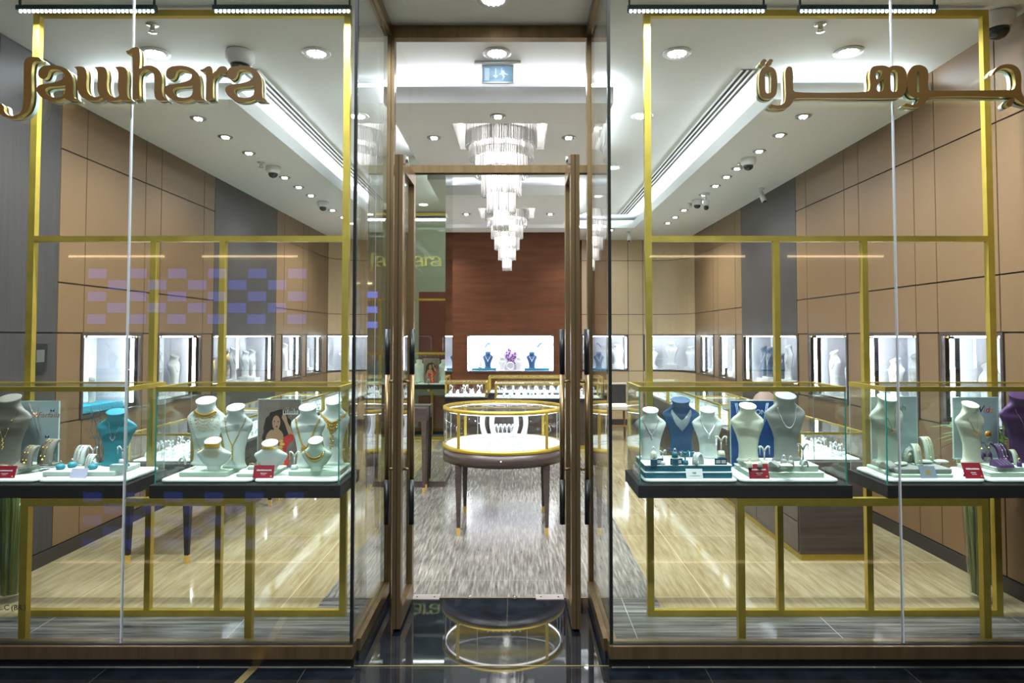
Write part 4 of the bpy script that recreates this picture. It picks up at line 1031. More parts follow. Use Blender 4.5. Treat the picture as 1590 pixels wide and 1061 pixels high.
def mk_curl(m, jm=m_gold2, h=.08, w_=.048):
    """upright curved plate with a chain down its face"""
    t = proto('necklace_stand', 'necklace stand'); b = MB(); b.smooth = True; rs = []; f_ = []
    for k in range(9):
        u = k/8; z = h*(.004+.996*math.sin(u*PI/2)); y = -.012+.038*u*u
        f_.append((y, z))
    for y, z in f_: rs.append([(-w_/2, y, z), (w_/2, y, z), (w_/2, y+.012*(1 if z < h*.98 else .6), z-.004*(z > h*.5)), (-w_/2, y+.012, z-.004*(z > h*.5))])
    b.rings(rs); b.box(-w_/2, w_/2, -.012, .03, 0, .006); b.build('stand', m, t)
    b = MB()
    for s_ in (-1, 1): b.tube([(s_*w_*.20*(1-(1-k/8)**3*.6), f_[k][0]-.0015, f_[k][1]) for k in range(2, 9)], .0007, 4)
    for k in (2, 4, 6, 7):
        for s_ in (-1, 1): b.gem((s_*w_*.17, f_[k][0]-.003, f_[k][1]), .0028)
    b.gem((0, f_[1][0]-.002, f_[1][1]+.004), .0045); b.build('chain', jm, t); return Proto(t)
def mk_ramp(m, jm=m_gold2):
    t = proto('bracelet_ramp', 'bracelet stand'); b = MB(); b.smooth = False
    b.rings([[(x, -.03, 0), (x, .03, 0), (x, .026, .024), (x, .012, .030), (x, -.024, .010)] for x in (-.035, .035)]); b.build('ramp', m, t)
    b = MB()
    for i in range(4):
        for k in range(7): b.gem((-.024+i*.016, -.022+k*.0065, .013+k*.0031), .0019)
    b.build('chain', jm, t); return Proto(t)
def mk_pillow(m, jm=m_jew):
    t = proto('jewel_pillow', 'cushion'); b = MB(); b.smooth = True; rs = []
    for k in range(9):
        z = -1+2*k/8; f = math.sqrt(max(.02, 1-z*z)); rs.append([(.036*f*(abs(math.cos(a))**.5)*(1 if math.cos(a) > 0 else -1), .026*f*(abs(math.sin(a))**.5)*(1 if math.sin(a) > 0 else -1), .011+.011*z) for a in [2*PI*j/20+.01 for j in range(20)]])
    b.rings(rs); b.build('cushion', m, t)
    b = MB()
    for k in range(12): b.gem((-.022+k*.004, .003*math.sin(k), .0225), .0022)
    b.build('bracelet', jm, t); return Proto(t)
def mk_box(m, sx_=.030, sy_=.026, h=.030):
    t = proto('display_block', 'display block'); MB().rslab(-sx_/2, sx_/2, -sy_/2, sy_/2, 0, h*.82, .003, .001, 3).build('block', m, t)
    MB().rslab(-sx_/2-.001, sx_/2+.001, -sy_/2-.001, sy_/2+.001, h*.82, h, .003, .001, 3).build('cover', m_cloth, t); return Proto(t)
def mk_drum(m, r=.017, h=.026):
    t = proto('ring_drum', 'ring stand'); MB().lathe([(r, 0), (r, h-.002), (r-.002, h), (.001, h)], n=22).build('drum', m, t)
    b = MB(); b.tube([(.010*math.cos(2*PI*k/12), 0, h+.004+.010*math.sin(2*PI*k/12)*.6) for k in range(12)], .0016, 5, True); b.build('ring', m_gold2, t); return Proto(t)
def tray(px0, px1, y0, y1, z0, z1, m, label, m2=None):
    """stepped display tray; the pixel columns give its ends at its front edge"""
    Yf, Yb = y0, y1; a, c = xs(px0, Yf), xs(px1, Yf)
    t = thing('display_tray', label, 'display tray', ((a+c)/2, (Yf+Yb)/2, z0)); at = tuple(t.location)
    if m2:
        MB().rslab(a+.002, c-.002, Yf+.002, Yb-.002, z0, z0+(z1-z0)*.84, .008, .002, 3).build('sides', m, t, at=at)
        MB().rslab(a, c, Yf, Yb, z0+(z1-z0)*.84, z1, .008, .002, 3).build('top', m2, t, at=at)
    else: MB().rslab(a, c, Yf, Yb, z0, z1, .012, .004, 4).build('top', m, t, at=at)
    return t
def card(px0, px1, yt, yb, zs, Y, m, label, marks=m_white, logo=True, tilt=.35, lines=((.62, .34, .10), (.38, .14, .05), (.27, .10, .03))):
    a, c = atY(px0, yb, Y), atY(px1, yb, Y); q = atY(px0, yt, Y); W_ = c.x-a.x; H_ = q.z-zs; mx = (a.x+c.x)/2
    t = thing('card_sign', label, 'card sign', (mx, Y, zs)); t.rotation_euler = (0, 0, 0)
    d = H_*tilt; th = .0025
    def fy(z): return z/H_*d
    b = MB(); b.rings([[(-W_/2, fy(z), z), (W_/2, fy(z), z), (W_/2, fy(z)+th, z), (-W_/2, fy(z)+th, z)] for z in (0, H_)])
    b.add([(-W_*.3, fy(H_*.7)+th, H_*.7), (W_*.3, fy(H_*.7)+th, H_*.7), (W_*.3, d+.014, 0), (-W_*.3, d+.014, 0), (-W_*.3, d+.016, 0), (W_*.3, d+.016, 0)], [(0, 1, 2, 3), (0, 1, 5, 4), (2, 3, 4, 5)])
    b.build('board', m, t)
    if lines:
        b = MB(); R = random.Random(int(px0))
        for zc, hw, hh in lines:
            x = -hw*W_
            while x < hw*W_:
                l_ = (.02+.035*R.random())*W_; z0, z1 = zc*H_-hh*H_/2, zc*H_+hh*H_/2*(.6+.5*R.random())
                b.rings([[(x, fy(z)-.0006, z), (x+l_, fy(z)-.0006, z), (x+l_, fy(z)-.0001, z), (x, fy(z)-.0001, z)] for z in (z0, z1)]); x += l_+.012*W_
        b.build('lettering', marks, t)
    if logo:
        z = .14*H_; MB().cyl((W_*.38, fy(z)-.0007, z), (W_*.38, fy(z)-.0001, z), .0045, n=14).build('emblem', m_gold2, t)
    return t
P_tree_w = mk_tree(m_whitej); P_tree_c = mk_tree(m_ivory); P_tree_g = mk_tree(m_grey3, m_jew, .085); P_tree_t = mk_tree(m_tealb, m_jew, .06)
P_tree_gold = mk_tree(m_cloth, m_gold2, .075); P_ring_w = mk_ring(m_whitej); P_ring_c = mk_ring(m_ivory, m_jew, .015, .030); P_ring_f = mk_ring(m_teal, m_jew, fat=True)
P_ring_tb = mk_ring(m_tealb, m_jew, .017, .03); P_ring_g = mk_ring(m_grey3, m_jew, .015, .026); P_arch_w = mk_arch(m_cloth); P_arch_g = mk_arch(m_mint)
P_curl_t = mk_curl(m_taupe, m_gold2); P_curl_w = mk_curl(m_cloth, m_rose); P_curl_m = mk_curl(m_mint, m_gold2, .10, .034); P_curl_p = mk_curl(m_purple, m_jew, .07, .04)
P_ramp_t = mk_ramp(m_taupe); P_ramp_p = mk_ramp(m_purple, m_jew); P_ramp_g = mk_ramp(m_grey3, m_jew); P_pil_c = mk_pillow(m_ivory); P_pil_m = mk_pillow(m_mint, m_rose)
P_blk_b = mk_box(m_tealb); P_drum_g = mk_drum(m_mint); P_drum_w = mk_drum(m_cloth, .016, .016); P_ring_p = mk_ring(m_purple, m_gold2, .014, .034)
def put(P, px, py, zs, label, sc=1, rz=0, lo=3.37, hi=3.65):
    p = surf_at(px, py, zs, lo, hi); return P.put(p, rz, sc, label)

# ---- left showcase beside the entrance (gold)
ZT = .826
tray(277, 352, 3.405, 3.66, ZM, ZT, m_mint, 'pale mint tray under the big gold collar bust')
tray(366, 424, 3.40, 3.62, ZM, ZM+.018, m_mint, 'small mint tray behind the burgundy card, below the poster')
tray(447, 527, 3.425, 3.66, ZM, ZT, m_mint, 'pale mint tray under the two busts nearest the entrance')
bust(320, 718, 621.5, ZT, 'tall', m_cloth, 'gcollar', 'large white bust with a layered gold collar and long gold chain', -.10, .98, 3.60)
bust(366, 716, 632, ZT, 'tall', m_cloth, 'glong', 'white bust with one long beaded gold chain', -.14, .92, 3.525)
bust(478, 716, 632, ZT, 'tall', m_cloth, 'gsling', 'white bust with a broad gold chain ending in a round medallion', -.12, .92, 3.53)
bust(518, 720, 622, ZT, 'tall', m_cloth, 'gbib', 'white bust with a heavy floral gold bib, nearest the entrance', 0, .76, 3.60)
bust(333, 727, 684, ZT, 'choker', m_cloth, 'gmail', 'low white choker stand draped in gold mesh', -.10, 1.15, 3.45)
bust(421, 724, 687, ZM+.018, 'choker', m_cloth, 'gband', 'low white choker stand with a narrow gold choker, before the poster', -.05, 1.15, 3.47)
bust(492, 727, 683, ZT, 'choker', m_mint, 'garc', 'low mint choker stand with a lacy gold necklace', -.10, .95, 3.43)
put(P_tree_gold, 363, 722, ZT, 'white earring stand with gold drops in front of the long chain bust', 1.1)
put(P_tree_gold, 457, 729, ZT, 'white earring stand with large gold drops to the right of the poster', 1.2)
put(P_tree_gold, 529, 717, ZT, 'white earring stand with gold drops before the floral bib bust', 1.0)
put(P_tree_g, 500, 737, ZM, 'small grey earring stand with long drops at the front edge', 1.0)
put(P_drum_g, 329, 739, ZM, 'pale round ring drum before the gold mesh choker stand')
put(P_drum_w, 359, 724, ZT, 'small white ring drum between the two gold chain busts')
put(P_drum_w, 391, 729, ZM+.018, 'white drum with a gold ring left of the poster card', 1.2)
put(P_drum_g, 469, 737, ZM, 'mint drum with a gold ring at the front of the right hand mat', .85)
put(P_arch_w, 421, 722, ZM+.018, 'white bangle arch in front of the narrow gold choker', .9, lo=3.41)
put(P_arch_w, 283, 722, ZT, 'white bangle arch at the left end of the gold showcase', .8, lo=3.41)
b = MB(); p = surf_at(292, 738, ZM); b.rings([[(x, y, z) for x, y, z in ((-.008, -.03, 0), (.008, -.03, 0), (.008, .04, .034), (-.008, .04, .034))], [(x, y, z+.004) for x, y, z in ((-.008, -.03, 0), (.008, -.03, 0), (.008, .04, .034), (-.008, .04, .034))]])
t = thing('bracelet_strap', 'slim white strap ramp with a gold bracelet at the left front corner', 'bracelet stand', tuple(p), -.5); b.build('ramp', m_ivory, t)
b = MB(); [b.gem((0, -.024+.007*k, .009+.0034*k), .0034) for k in range(8)]; b.build('bracelet', m_gold2, t)
card(392, 424, 724, 743, ZM, 3.375, m_card, 'burgundy card on the mat of the gold showcase')

# poster of the dark haired woman
def poster(px0, px1, yt, yb, Y, zs, label, mface):
    a, c = atY(px0, yt, Y), atY(px1, yt, Y); z0 = zs; H_ = a.z-z0; W_ = c.x-a.x
    t = thing('poster', label, 'poster', ((a.x+c.x)/2, Y, z0))
    MB().box(-W_/2, W_/2, 0, .008, 0, H_).build('board', mface, t)
    b = MB(); e = .0035; b.box(-W_/2-e, -W_/2, -.001, .009, 0, H_+e); b.box(W_/2, W_/2+e, -.001, .009, 0, H_+e); b.box(-W_/2, W_/2, -.001, .009, H_, H_+e); b.box(-W_/2, W_/2, -.016, .020, -.0, .004); b.build('holder', m_edge2, t)
    return t, W_, H_
def flat(t, name, polys, m, W_, H_, lay, both=False, smooth=True):
    """printed patches given in shares of the poster's width and height (v down)"""
    y = -.0004*lay
    S = [[((u-.5)*W_, (1-v)*H_)+((1,) if not smooth else ()) for u, v in p] for p in polys]
    o = curve_mesh(name, S, .0003, m, t, (0, 0, 0), y-.0002)
    if both: curve_mesh(name, S, .0003, m, t, (0, 0, 0), .008-y+.0002)
    return o
m_back = streaks('poster backdrop', [(.3, (.16, .115, .10)), (.7, (.34, .26, .235))], (9, 9, 1), rough=.35)
t, W_, H_ = poster(401.5, 467, 621, 713, 3.62, ZM, 'poster of a dark haired person in a red dress, one hand raised to the hair', m_back)
def blob(cx, cy_, rx, ry, n=18, j=.0, seed=1):
    R = random.Random(seed); return [(cx+rx*math.cos(2*PI*i/n)*(1+j*(R.random()-.5)), cy_+ry*math.sin(2*PI*i/n)*(1+j*(R.random()-.5))) for i in range(n)]
flat(t, 'printed_hair', [blob(.45, .40, .31, .25, 30, .22, 3)], m_hair, W_, H_, 1, True)
flat(t, 'printed_curls', [blob(.24, .56, .13, .15, 20, .4, 5)], m_hair, W_, H_, 1.5, True)
flat(t, 'printed_arm', [[(.57, .22), (.62, .21), (.70, .33), (.80, .45), (.86, .55), (.80, .60), (.72, .50), (.64, .36)]], m_skin, W_, H_, 2, True)
flat(t, 'printed_arm', [[(.26, .46), (.36, .44), (.42, .55), (.34, .62), (.26, .74), (.17, .76), (.16, .66)]], m_skin, W_, H_, 2.2, True)
flat(t, 'printed_dress', [[(.30, .60), (.44, .55), (.62, .54), (.80, .50), (.84, .58), (.74, .64), (.68, .72), (.70, .99), (.42, .99), (.40, .76), (.30, .72)]], m_red, W_, H_, 3, True)
flat(t, 'printed_neck', [[(.40, .42), (.52, .44), (.60, .56), (.52, .62), (.40, .58), (.36, .50)]], m_skin, W_, H_, 4, True)
flat(t, 'printed_face', [blob(.43, .335, .095, .105, 20)], m_skin, W_, H_, 5, True)
flat(t, 'printed_features', [blob(.385, .315, .022, .008, 8), blob(.475, .318, .022, .008, 8), blob(.44, .39, .026, .010, 8)], mat('printed features', (.16, .03, .03), .5), W_, H_, 6, True)
flat(t, 'printed_gold', [blob(.55+.03*math.sin(k*2.1), .60+.045*k, .05+.012*(k % 3), .022, 9) for k in range(8)], m_gold2, W_, H_, 7, True)
sw = [[(.58, .155), (.60, .155), (.60, .20), (.92, .20), (.92, .155), (.94, .155), (.94, .215), (.58, .215)]]
sw += [[(x, .15+d), (x+.016, .15+d), (x+.016, .20), (x, .20)] for x, d in ((.64, .015), (.69, -.01), (.74, .015), (.79, .01), (.84, -.02), (.88, .012))]+[blob(x, y, .008, .006, 8) for x, y in ((.66, .125), (.71, .115), (.81, .125), (.90, .11), (.77, .235))]
flat(t, 'printed_lettering', sw, m_white, W_, H_, 3, smooth=False)

# ---- outer left showcase (taupe, teal)
tray(-2, 24, 3.44, 3.67, ZM, ZT+.004, m_mint, 'mint tray under the taupe stands')
tray(65, 179, 3.42, 3.66, ZM, ZT, m_pad, 'white raised tray holding the teal cushions and teal bust')
bust(15, 734, 618, ZT, 'tall', m_taupe, 'gchain', 'large taupe bust with a long fine gold chain', -.2, 1.12, 3.56)
bust(181, 716, 639, ZT, 'tall', m_teal, 'spend', 'teal bust with a fine chain and drop pendant', -.15, 1.25, 3.57)
put(P_curl_t, 43, 716, ZT+.004, 'lower of the two taupe curled stands with a gold chain', 1.35, -.3, 3.42, 3.50)
put(P_curl_t, 72, 715, ZT+.004, 'taller taupe curled stand with a gold chain, before the pale poster', 1.65, -.3, 3.45, 3.56)
put(P_ramp_t, 33, 727, ZT+.004, 'taupe ramp with bracelets, the one nearer the poster', .95, -.15)
put(P_ramp_t, 4, 728, ZT+.004, 'taupe ramp with bracelets at the foot of the large taupe bust', .8, -.3, 3.37, 3.44)
put(P_curl_w, 124, 715, ZT, 'white curled stand with a rose gold drop, taller of two', 1.25, -.2, 3.5, 3.58)
put(P_curl_w, 139, 727, ZT, 'white curled stand with a rose gold drop, shorter and nearer the glass', .85, -.2)
for px, py, l in ((94, 729, 'teal round ring cushion at the left end of the white tray'), (112, 726, 'teal round ring cushion second from the left on the white tray'), (144, 729, 'teal round ring cushion below the shorter white curled stand')): put(P_ring_f, px, py, ZT, l, .85)
put(P_tree_w, 144, 718, ZT, 'white earring stand behind the shorter white curled stand', 1.15, 0, 3.53)
put(P_tree_w, 190, 716, ZT+.030, 'white earring stand on the clear block beside the teal bust', 1.15, 0, 3.42, 3.48)
p = surf_at(185, 727, ZT); a = surf_at(201, 727, ZT)
MB().box(-.035, .035, -.02, .02, 0, .030).build('clear_block', m_acryl, at=(0, 0, 0), label='clear block in front of the teal bust with an earring stand on it', cat='display block').location = (a.x-.02, 3.45, ZT)
t, W_, H_ = poster(32, 91, 624, 715, 3.655, ZM+.0, 'pale poster with a butterfly necklace and script lettering', streaks('pale sea print', [(.3, (.40, .52, .56)), (.7, (.62, .72, .76))], (1, 1, 6), rough=.4))
text_mesh('lettering', 'Farfalla', .042, mat('copper print', (.40, .22, .16), .5), t, -.01, H_*.76, -.0010, shear=.3)
b = MB(); b.tube([(-.055, -.001, H_*.98), (-.03, -.001, H_*.80), (-.015, -.001, H_*.62), (.002, -.001, H_*.45)], .0012, 4); b.tube([(.0, -.001, H_*.98), (-.012, -.001, H_*.80), (.012, -.001, H_*.55)], .0012, 4)
for dx, dz in ((-.022, .80), (-.015, .82), (-.029, .82), (-.015, .78), (-.029, .78)): b.gem((dx, -.001, H_*dz), .005)
b.build('printed_necklace', m_rose, t)
b = MB()
for u, v in ((.07, .86), (.045, .46)):
    for s_ in (-1, 1): b.poly([(u, v*H_), (u+s_*.010, v*H_+.010), (u+s_*.012, v*H_), (u+s_*.006, v*H_-.006)], -.0012, -.0008)
b.build('printed_butterfly', m_blue, t)
card(107, 133, 729, 743, ZM, 3.375, mat('lavender card', (.55, .52, .70), .4), 'small lavender card on the mat before the teal cushions', m_purple, False, .5, ())
card(-12, 22, 725, 745, ZM, 3.375, m_card, 'burgundy card at the left edge, in front of the taupe ramps')
t = thing('wire_tree', 'teal wire branch display standing behind the teal bust', 'display tree', (xs(158, 3.62), 3.62, ZT)); R = random.Random(5)
b = MB()
for i in range(9):
    x = -.09+.024*i; z = .0; pts = [(.02*math.sin(i), 0, 0)]
    for k in range(7): z += .043; x += R.uniform(-.018, .018); pts.append((x*(.4+.1*k), R.uniform(-.012, .012), z))
    b.tube(pts, .0013, 5)
    for k in range(3, 7):
        q_ = pts[k]; s_ = R.choice((-1, 1)); b.tube([q_, (q_[0]+s_*.010, q_[1], q_[2]+.016), (q_[0]+s_*.022, q_[1], q_[2]+.014), (q_[0]+s_*.026, q_[1], q_[2]+.002)], .0011, 5)
b.build('branches', mat('teal wire', (.02, .12, .17), .4), t, kind='stuff')
MB().lathe([(.03, 0), (.03, .004), (.004, .006)], n=16).build('base', m_teal, t)

# ---- right showcase beside the entrance
Z1, Z2 = ZM+.030, ZM+.062
tray(1000, 1138, 3.372, 3.66, ZM, Z1, m_tealb, 'lower teal sided tray under the white and blue busts', m_cloth)
tray(1001, 1137, 3.385, 3.655, Z1, Z2, m_tealb, 'upper teal sided tray carrying the white and blue busts', m_cloth)
tray(1163, 1281, 3.39, 3.635, ZM, Z1-.005, m_mint, 'lower cream stepped tray under the grey bust', m_pad)
tray(1166, 1272, 3.41, 3.63, Z1-.005, Z2-.008, m_mint, 'upper cream stepped tray under the grey bust', m_pad)
bust(1010, 716, 636.5, Z2, 'tall', m_cloth, 'sV', 'white bust with a curved diamond necklace at the left end', .04, .98, 3.55)
bust(1057, 708, 621, Z2+.03, 'tall', m_blue, 'sfan', 'blue velvet bust with a wide fan of diamonds', 0, 1.12, 3.62)
bust(1099, 714, 636, Z2, 'tall', m_cloth, 'sV', 'white bust with a pointed diamond necklace, right of the blue bust', 0, .98, 3.58)
bust(1161, 716, 630, Z2-.008, 'tall', m_ivory, 'srow1', 'ivory bust with a single row of diamonds before the blue poster', .15, .98, 3.55)
bust(1220, 717, 614, Z2-.008, 'tall', m_grey3, 'srow', 'large grey bust with a double row of diamonds', .2, 1.05, 3.56)
P_blk_b.put((xs(1068, 3.60), 3.625, Z2), 0, (2.4, 1.3, 1), 'long teal block under the blue velvet bust')
for px, py, l in ((1015, 723, 'teal block at the left end of the teal tray'), (1048, 722, 'teal block in front of the blue bust'), (1120, 719, 'teal block at the right end of the teal tray')):
    p = surf_at(px, py, Z2); P_blk_b.put(p, 0, (1, 1, 1.2), l)
    if px < 1030: P_ring_c.put(p+Vector((0, 0, .0362)), 0, 1.1, 'cream ring stand on the left teal block')
    elif px < 1060: P_ring_tb.put(p+Vector((0, 0, .0362)), 0, .9, 'teal ring stand on the middle teal block')
    else: P_tree_c.put(p+Vector((0, 0, .0362)), 0, 1.3, 'cream earring stand on the right teal block')
put(P_tree_w, 1029, 723, Z2, 'white earring stand left of the blue bust', .95, .5, 3.40)
put(P_tree_t, 1064, 722, Z2, 'teal earring stand in front of the blue bust', 1.1, 0, 3.40)
put(P_arch_w, 1084, 724, Z2, 'large white bracelet arch on the teal tray', 1.15, .6, 3.40)
for px0, px1, l in ((1010, 1030, 'leftmost'), (1041, 1060, 'middle'), (1110, 1129, 'right hand')):
    Y = 3.394; a, c = atY(px0, 724, Y), atY(px1, 724, Y); W_ = c.x-a.x; t = thing('label_plate', 'small blue plate with two white labels, %s of three on the teal tray' % l, 'label plate', ((a.x+c.x)/2, Y, Z2))
    MB().box(-W_/2, W_/2, 0, .004, 0, .030).build('plate', m_blue, t); b = MB(); b.box(-W_*.40, -W_*.04, -.0008, 0, .007, .023); b.box(W_*.04, W_*.40, -.0008, 0, .007, .023); b.build('label', m_paper, t)
card(1066, 1092, 729.5, 742.5, ZM, 3.352, m_paper, 'small white card before the teal trays', m_steel, False, .4, ((.62, .10, .16), (.34, .26, .05)))
card(1164, 1195, 722, 742, ZM, 3.360, m_card, 'burgundy card before the cream stepped trays')
ZS = Z2-.008
put(P_ring_c, 1164, 726, ZS, 'cream ring stand at the foot of the ivory bust', .95)
put(P_ring_g, 1180, 727, ZS, 'small grey ring stand right of the ivory bust', .8)
put(P_tree_c, 1187, 722, ZS, 'cream earring stand with drops before the blue poster', 1.25)
put(P_arch_w, 1166, 716, ZS, 'white bracelet arch behind the cream ring stand', .7, 0, 3.43)
put(P_ramp_g, 1203, 724, ZS, 'grey ramp with bracelets at the foot of the grey bust', .8, .9, 3.37, 3.47)
put(P_ring_g, 1217, 722, ZS, 'grey ring stand in front of the grey bust', 1.1)
put(P_ring_g, 1228, 724, ZS, 'grey ring stand to the right of the grey ramp', 1.1)
put(P_pil_c, 1221, 729, ZS, 'ivory cushion with a bracelet on the cream tray', .85)
put(P_tree_g, 1247, 722, ZS, 'tall grey earring stand at the right end of the cream tray', 1.25)
put(P_arch_g, 1250, 727, ZS, 'mint bracelet arch at the right end of the cream tray', .7)
t, W_, H_ = poster(1134.5, 1201, 623, 712, 3.655, ZM, 'deep blue poster with a pale necklace and light lettering', streaks('deep blue print', [(.3, (.004, .035, .16)), (.7, (.008, .075, .30))], (4, 4, 5), rough=.3))
text_mesh('lettering', 'SONS', .036, m_paper, t, 0, H_*.80, -.0012)
b = MB()
for s_ in (0, .008): b.tube([(-.09+s_, -.001, H_*.97), (-.075+s_, -.001, H_*.72), (-.02, -.001, H_*.36+s_), (.03, -.001, H_*.42+s_), (.07-s_, -.001, H_*.72), (.085-s_, -.001, H_*.97)], .0016, 5)
b.build('printed_necklace', mat('pale blue print', (.42, .55, .75), .4), t)

# ---- outer right showcase (mint, purple)
tray(1388, 1481, 3.385, 3.66, ZM, ZM+.016, m_mint, 'mint lower tray under the mint bust')
tray(1392, 1479, 3.40, 3.655, ZM+.016, ZM+.040, m_grey3, 'grey tray under the mint bust and curled stands')
ZQ = ZM+.040
tray(1536, 1640, 3.40, 3.66, ZM, ZM+.022, m_mint, 'lower stepped tray under the purple stands', m_pad); tray(1544, 1636, 3.42, 3.65, ZM+.022, ZM+.044, m_mint, 'upper stepped tray under the purple stands', m_pad)
ZP = ZM+.044
bust(1378, 708, 617, ZQ, 'tall', m_mint, 'rpend', 'mint bust with a fine rose gold pendant', .45, 1.15, 3.56)
bust(1507, 712, 628, ZP, 'tall', m_ivory, 'gpend', 'ivory bust with a fine gold chain before the lettered poster', .35, 1.05, 3.56)
bust(1583, 712, 614, ZP, 'tall', m_purple, 'spend', 'large purple bust with a fine silver chain', .3, 1.15, 3.57)
put(P_curl_m, 1425, 712, ZQ, 'shorter mint curled stand with a ring pendant', 1.05, .1, 3.45, 3.50)
put(P_curl_m, 1442, 710, ZQ, 'taller mint curled stand with a leaf pendant', 1.30, .1, 3.5, 3.57)
put(P_ring_c, 1412, 716, ZQ, 'cream ring stand in front of the mint bust', 1.5, 0, 3.47); put(P_arch_g, 1412, 706, ZQ, 'mint bracelet arch behind the cream ring stand', 1.4, 0, 3.5, 3.58)
put(P_ramp_g, 1380, 722, ZQ, 'grey ramp with a bracelet at the foot of the mint bust', .9, .5, 3.37, 3.45); put(P_pil_m, 1399, 716, ZQ, 'mint rolled cushion beside the grey ramp', .9, .5, 3.44, 3.49)
put(P_pil_m, 1436, 720, ZQ, 'mint cushion with a bracelet, left of the pair', .95); put(P_pil_m, 1461, 720, ZQ, 'mint cushion with a rose gold bracelet, right of the pair', .95)
card(1431, 1456, 725.5, 738, ZM, 3.375, mat('slate card', (.22, .27, .32), .4), 'small slate card with a gold chain picture', m_gold2, False, .5, ((.6, .12, .22), (.4, .16, .22)))
card(1500, 1529, 721, 741, ZM, 3.365, m_card, 'burgundy card before the stepped trays of purple stands', tilt=.5)
put(P_ring_p, 1525, 715, ZP, 'tall purple ring stand, left of two beside the ivory bust', 1.2); put(P_ring_p, 1535, 713, ZP, 'tall purple ring stand, right of two beside the ivory bust', 1.2, 0, 3.5)
put(P_tree_g, 1533, 710, ZP, 'dark earring stand behind the two purple ring stands', 1.2, 0, 3.53, 3.58)
put(P_curl_p, 1557, 711, ZP, 'purple curled stand with a silver chain', 1.35, .2, 3.45, 3.54); put(P_ramp_p, 1556, 725, ZP, 'purple ramp with four silver bracelets', 1.15, .1)
put(P_curl_m, 1577, 722, ZP, 'small mint curled stand in front of the large purple bust', .75, .3)
put(P_ring_p, 1583, 725, ZP, 'low purple ring stand at the right edge of the view', .8)
m_sea = mat('pale blue grey print', (.40, .50, .52), .4, noise=(9, .1))
t, W_, H_ = poster(1353, 1423, 617, 705, 3.655, ZM+.04, 'pale grey green poster behind the mint bust', m_sea)
text_mesh('lettering', 'nh', .045, m_taupe, t, .018, H_*.79, -.0012)
t, W_, H_ = poster(1480, 1548, 618, 712, 3.655, ZM+.0445, 'pale blue poster with pendants and purple and orange lettering', m_sea)
for ch, dx, m in (('V', .0, m_purple), ('i', .030, mat('orange print', (.7, .20, .02), .5)), ('d', .042, mat('pink print', (.5, .03, .12), .5)), ('a', .066, mat('amber print', (.6, .35, .02), .5))):
    text_mesh('lettering', ch, .046 if ch != 'V' else .056, m, t, .010+dx, H_*.76, -.0012, shear=.2)
b = MB(); m_or = mat('amber gem print', (.45, .13, .02), .3)
for x, z in ((-.06, .36), (.065, .40)): b.m(0).lathe([(.018, -.0005), (.018, .0005)], (0, 0, 0), 4) if False else None; b.m(1).cyl((x, -.0008, z*H_), (x, -.0002, z*H_), .019, n=18); b.m(0).cyl((x, -.0014, z*H_), (x, -.0008, z*H_), .013, n=18)
b.build('printed_pendant', [m_or, m_gold2], t)

# ---- round showcase contents
P_hand = thing('ring_hand', '', 'bust')
b = MB(); b.smooth = True; rs = []
for k in range(12):
    u = k/11; z = .235*u; x = .035*math.sin(u*2.6)-.02; r = .030-.006*math.sin(u*3)+(.004 if u > .9 else 0)
    rs.append([(x+r*math.cos(a), r*.75*math.sin(a), z+.0001) for a in [2*PI*j/16 for j in range(16)]])
b.rings(rs); b.build('stand', m_grey3 if False else mat('pearl display leather', (.62, .62, .66), .4), P_hand)
P_hand['category'] = 'display stand'; P_h = Proto(P_hand)
ZR = .6482
for i, (dx, rz) in enumerate(((-.17, PI), (-.09, PI), (.09, 0), (.17, 0))):
    P_h.put((RX+dx+.0, RY+.24, ZR), rz, .88, 'tall curved pearl grey stand in the round showcase, %s from the left' % ordw[i])
b = MB(); b.rslab(-.16, .16, -.10, .10, 0, .02, .06, .006, 8)
b.build('display_tray', m_whitej, label='white clipped tray of rings at the front of the round showcase', cat='display tray').location = (RX+.01, RY-.24, ZR)
MB().rslab(-.10, .10, -.06, .06, 0, .045, .02, .005).build('display_tray', m_whitej, label='raised white tray of earrings in the middle of the round showcase', cat='display tray').location = (RX+.01, RY-.02, ZR)
for i in range(7):
    for j in range(4): P_ring_w.put((RX+.01-.12+i*.04, RY-.31+j*.045, ZR+.0205), 0, 1.3, 'small white ring stand, %s from left in row %s on the round showcase front tray' % (ordw[i], NUM[j]), 'ring stands at the front of the round showcase')
for i in range(6):
    for j in range(2): P_tree_w.put((RX+.01-.085+i*.034, RY-.045+j*.06, ZR+.0455), 0, 1.25, 'white earring stand, %s from left in the %s row on the round showcase raised tray' % (ordw[i], ('front', 'back')[j]), 'earring stands in the middle of the round showcase')
P_plate = thing('bracelet_tray', '', 'display tray'); MB().rslab(-.07, .07, -.045, .045, 0, .012, .02, .004).build('tray', m_whitej, P_plate)
b = MB()
for k in range(5): b.tube([(-.05+.025*k+.011*math.cos(2*PI*j/14), .02*math.sin(2*PI*j/14), .0145) for j in range(14)], .002, 5, True)
b.build('bracelet', m_jew, P_plate); P_pl = Proto(P_plate)
P_pl.put((RX-.29, RY-.10, ZR), .7, 1, 'white bracelet tray at the left side of the round showcase'); P_pl.put((RX+.29, RY-.10, ZR), -.7, 1, 'white bracelet tray at the right side of the round showcase')
P_pl.put((RX-.30, RY+.10, ZR), 1.4, .9, 'white bracelet tray at the rear left of the round showcase'); P_pl.put((RX+.31, RY+.08, ZR), -1.4, .9, 'white bracelet tray at the rear right of the round showcase')

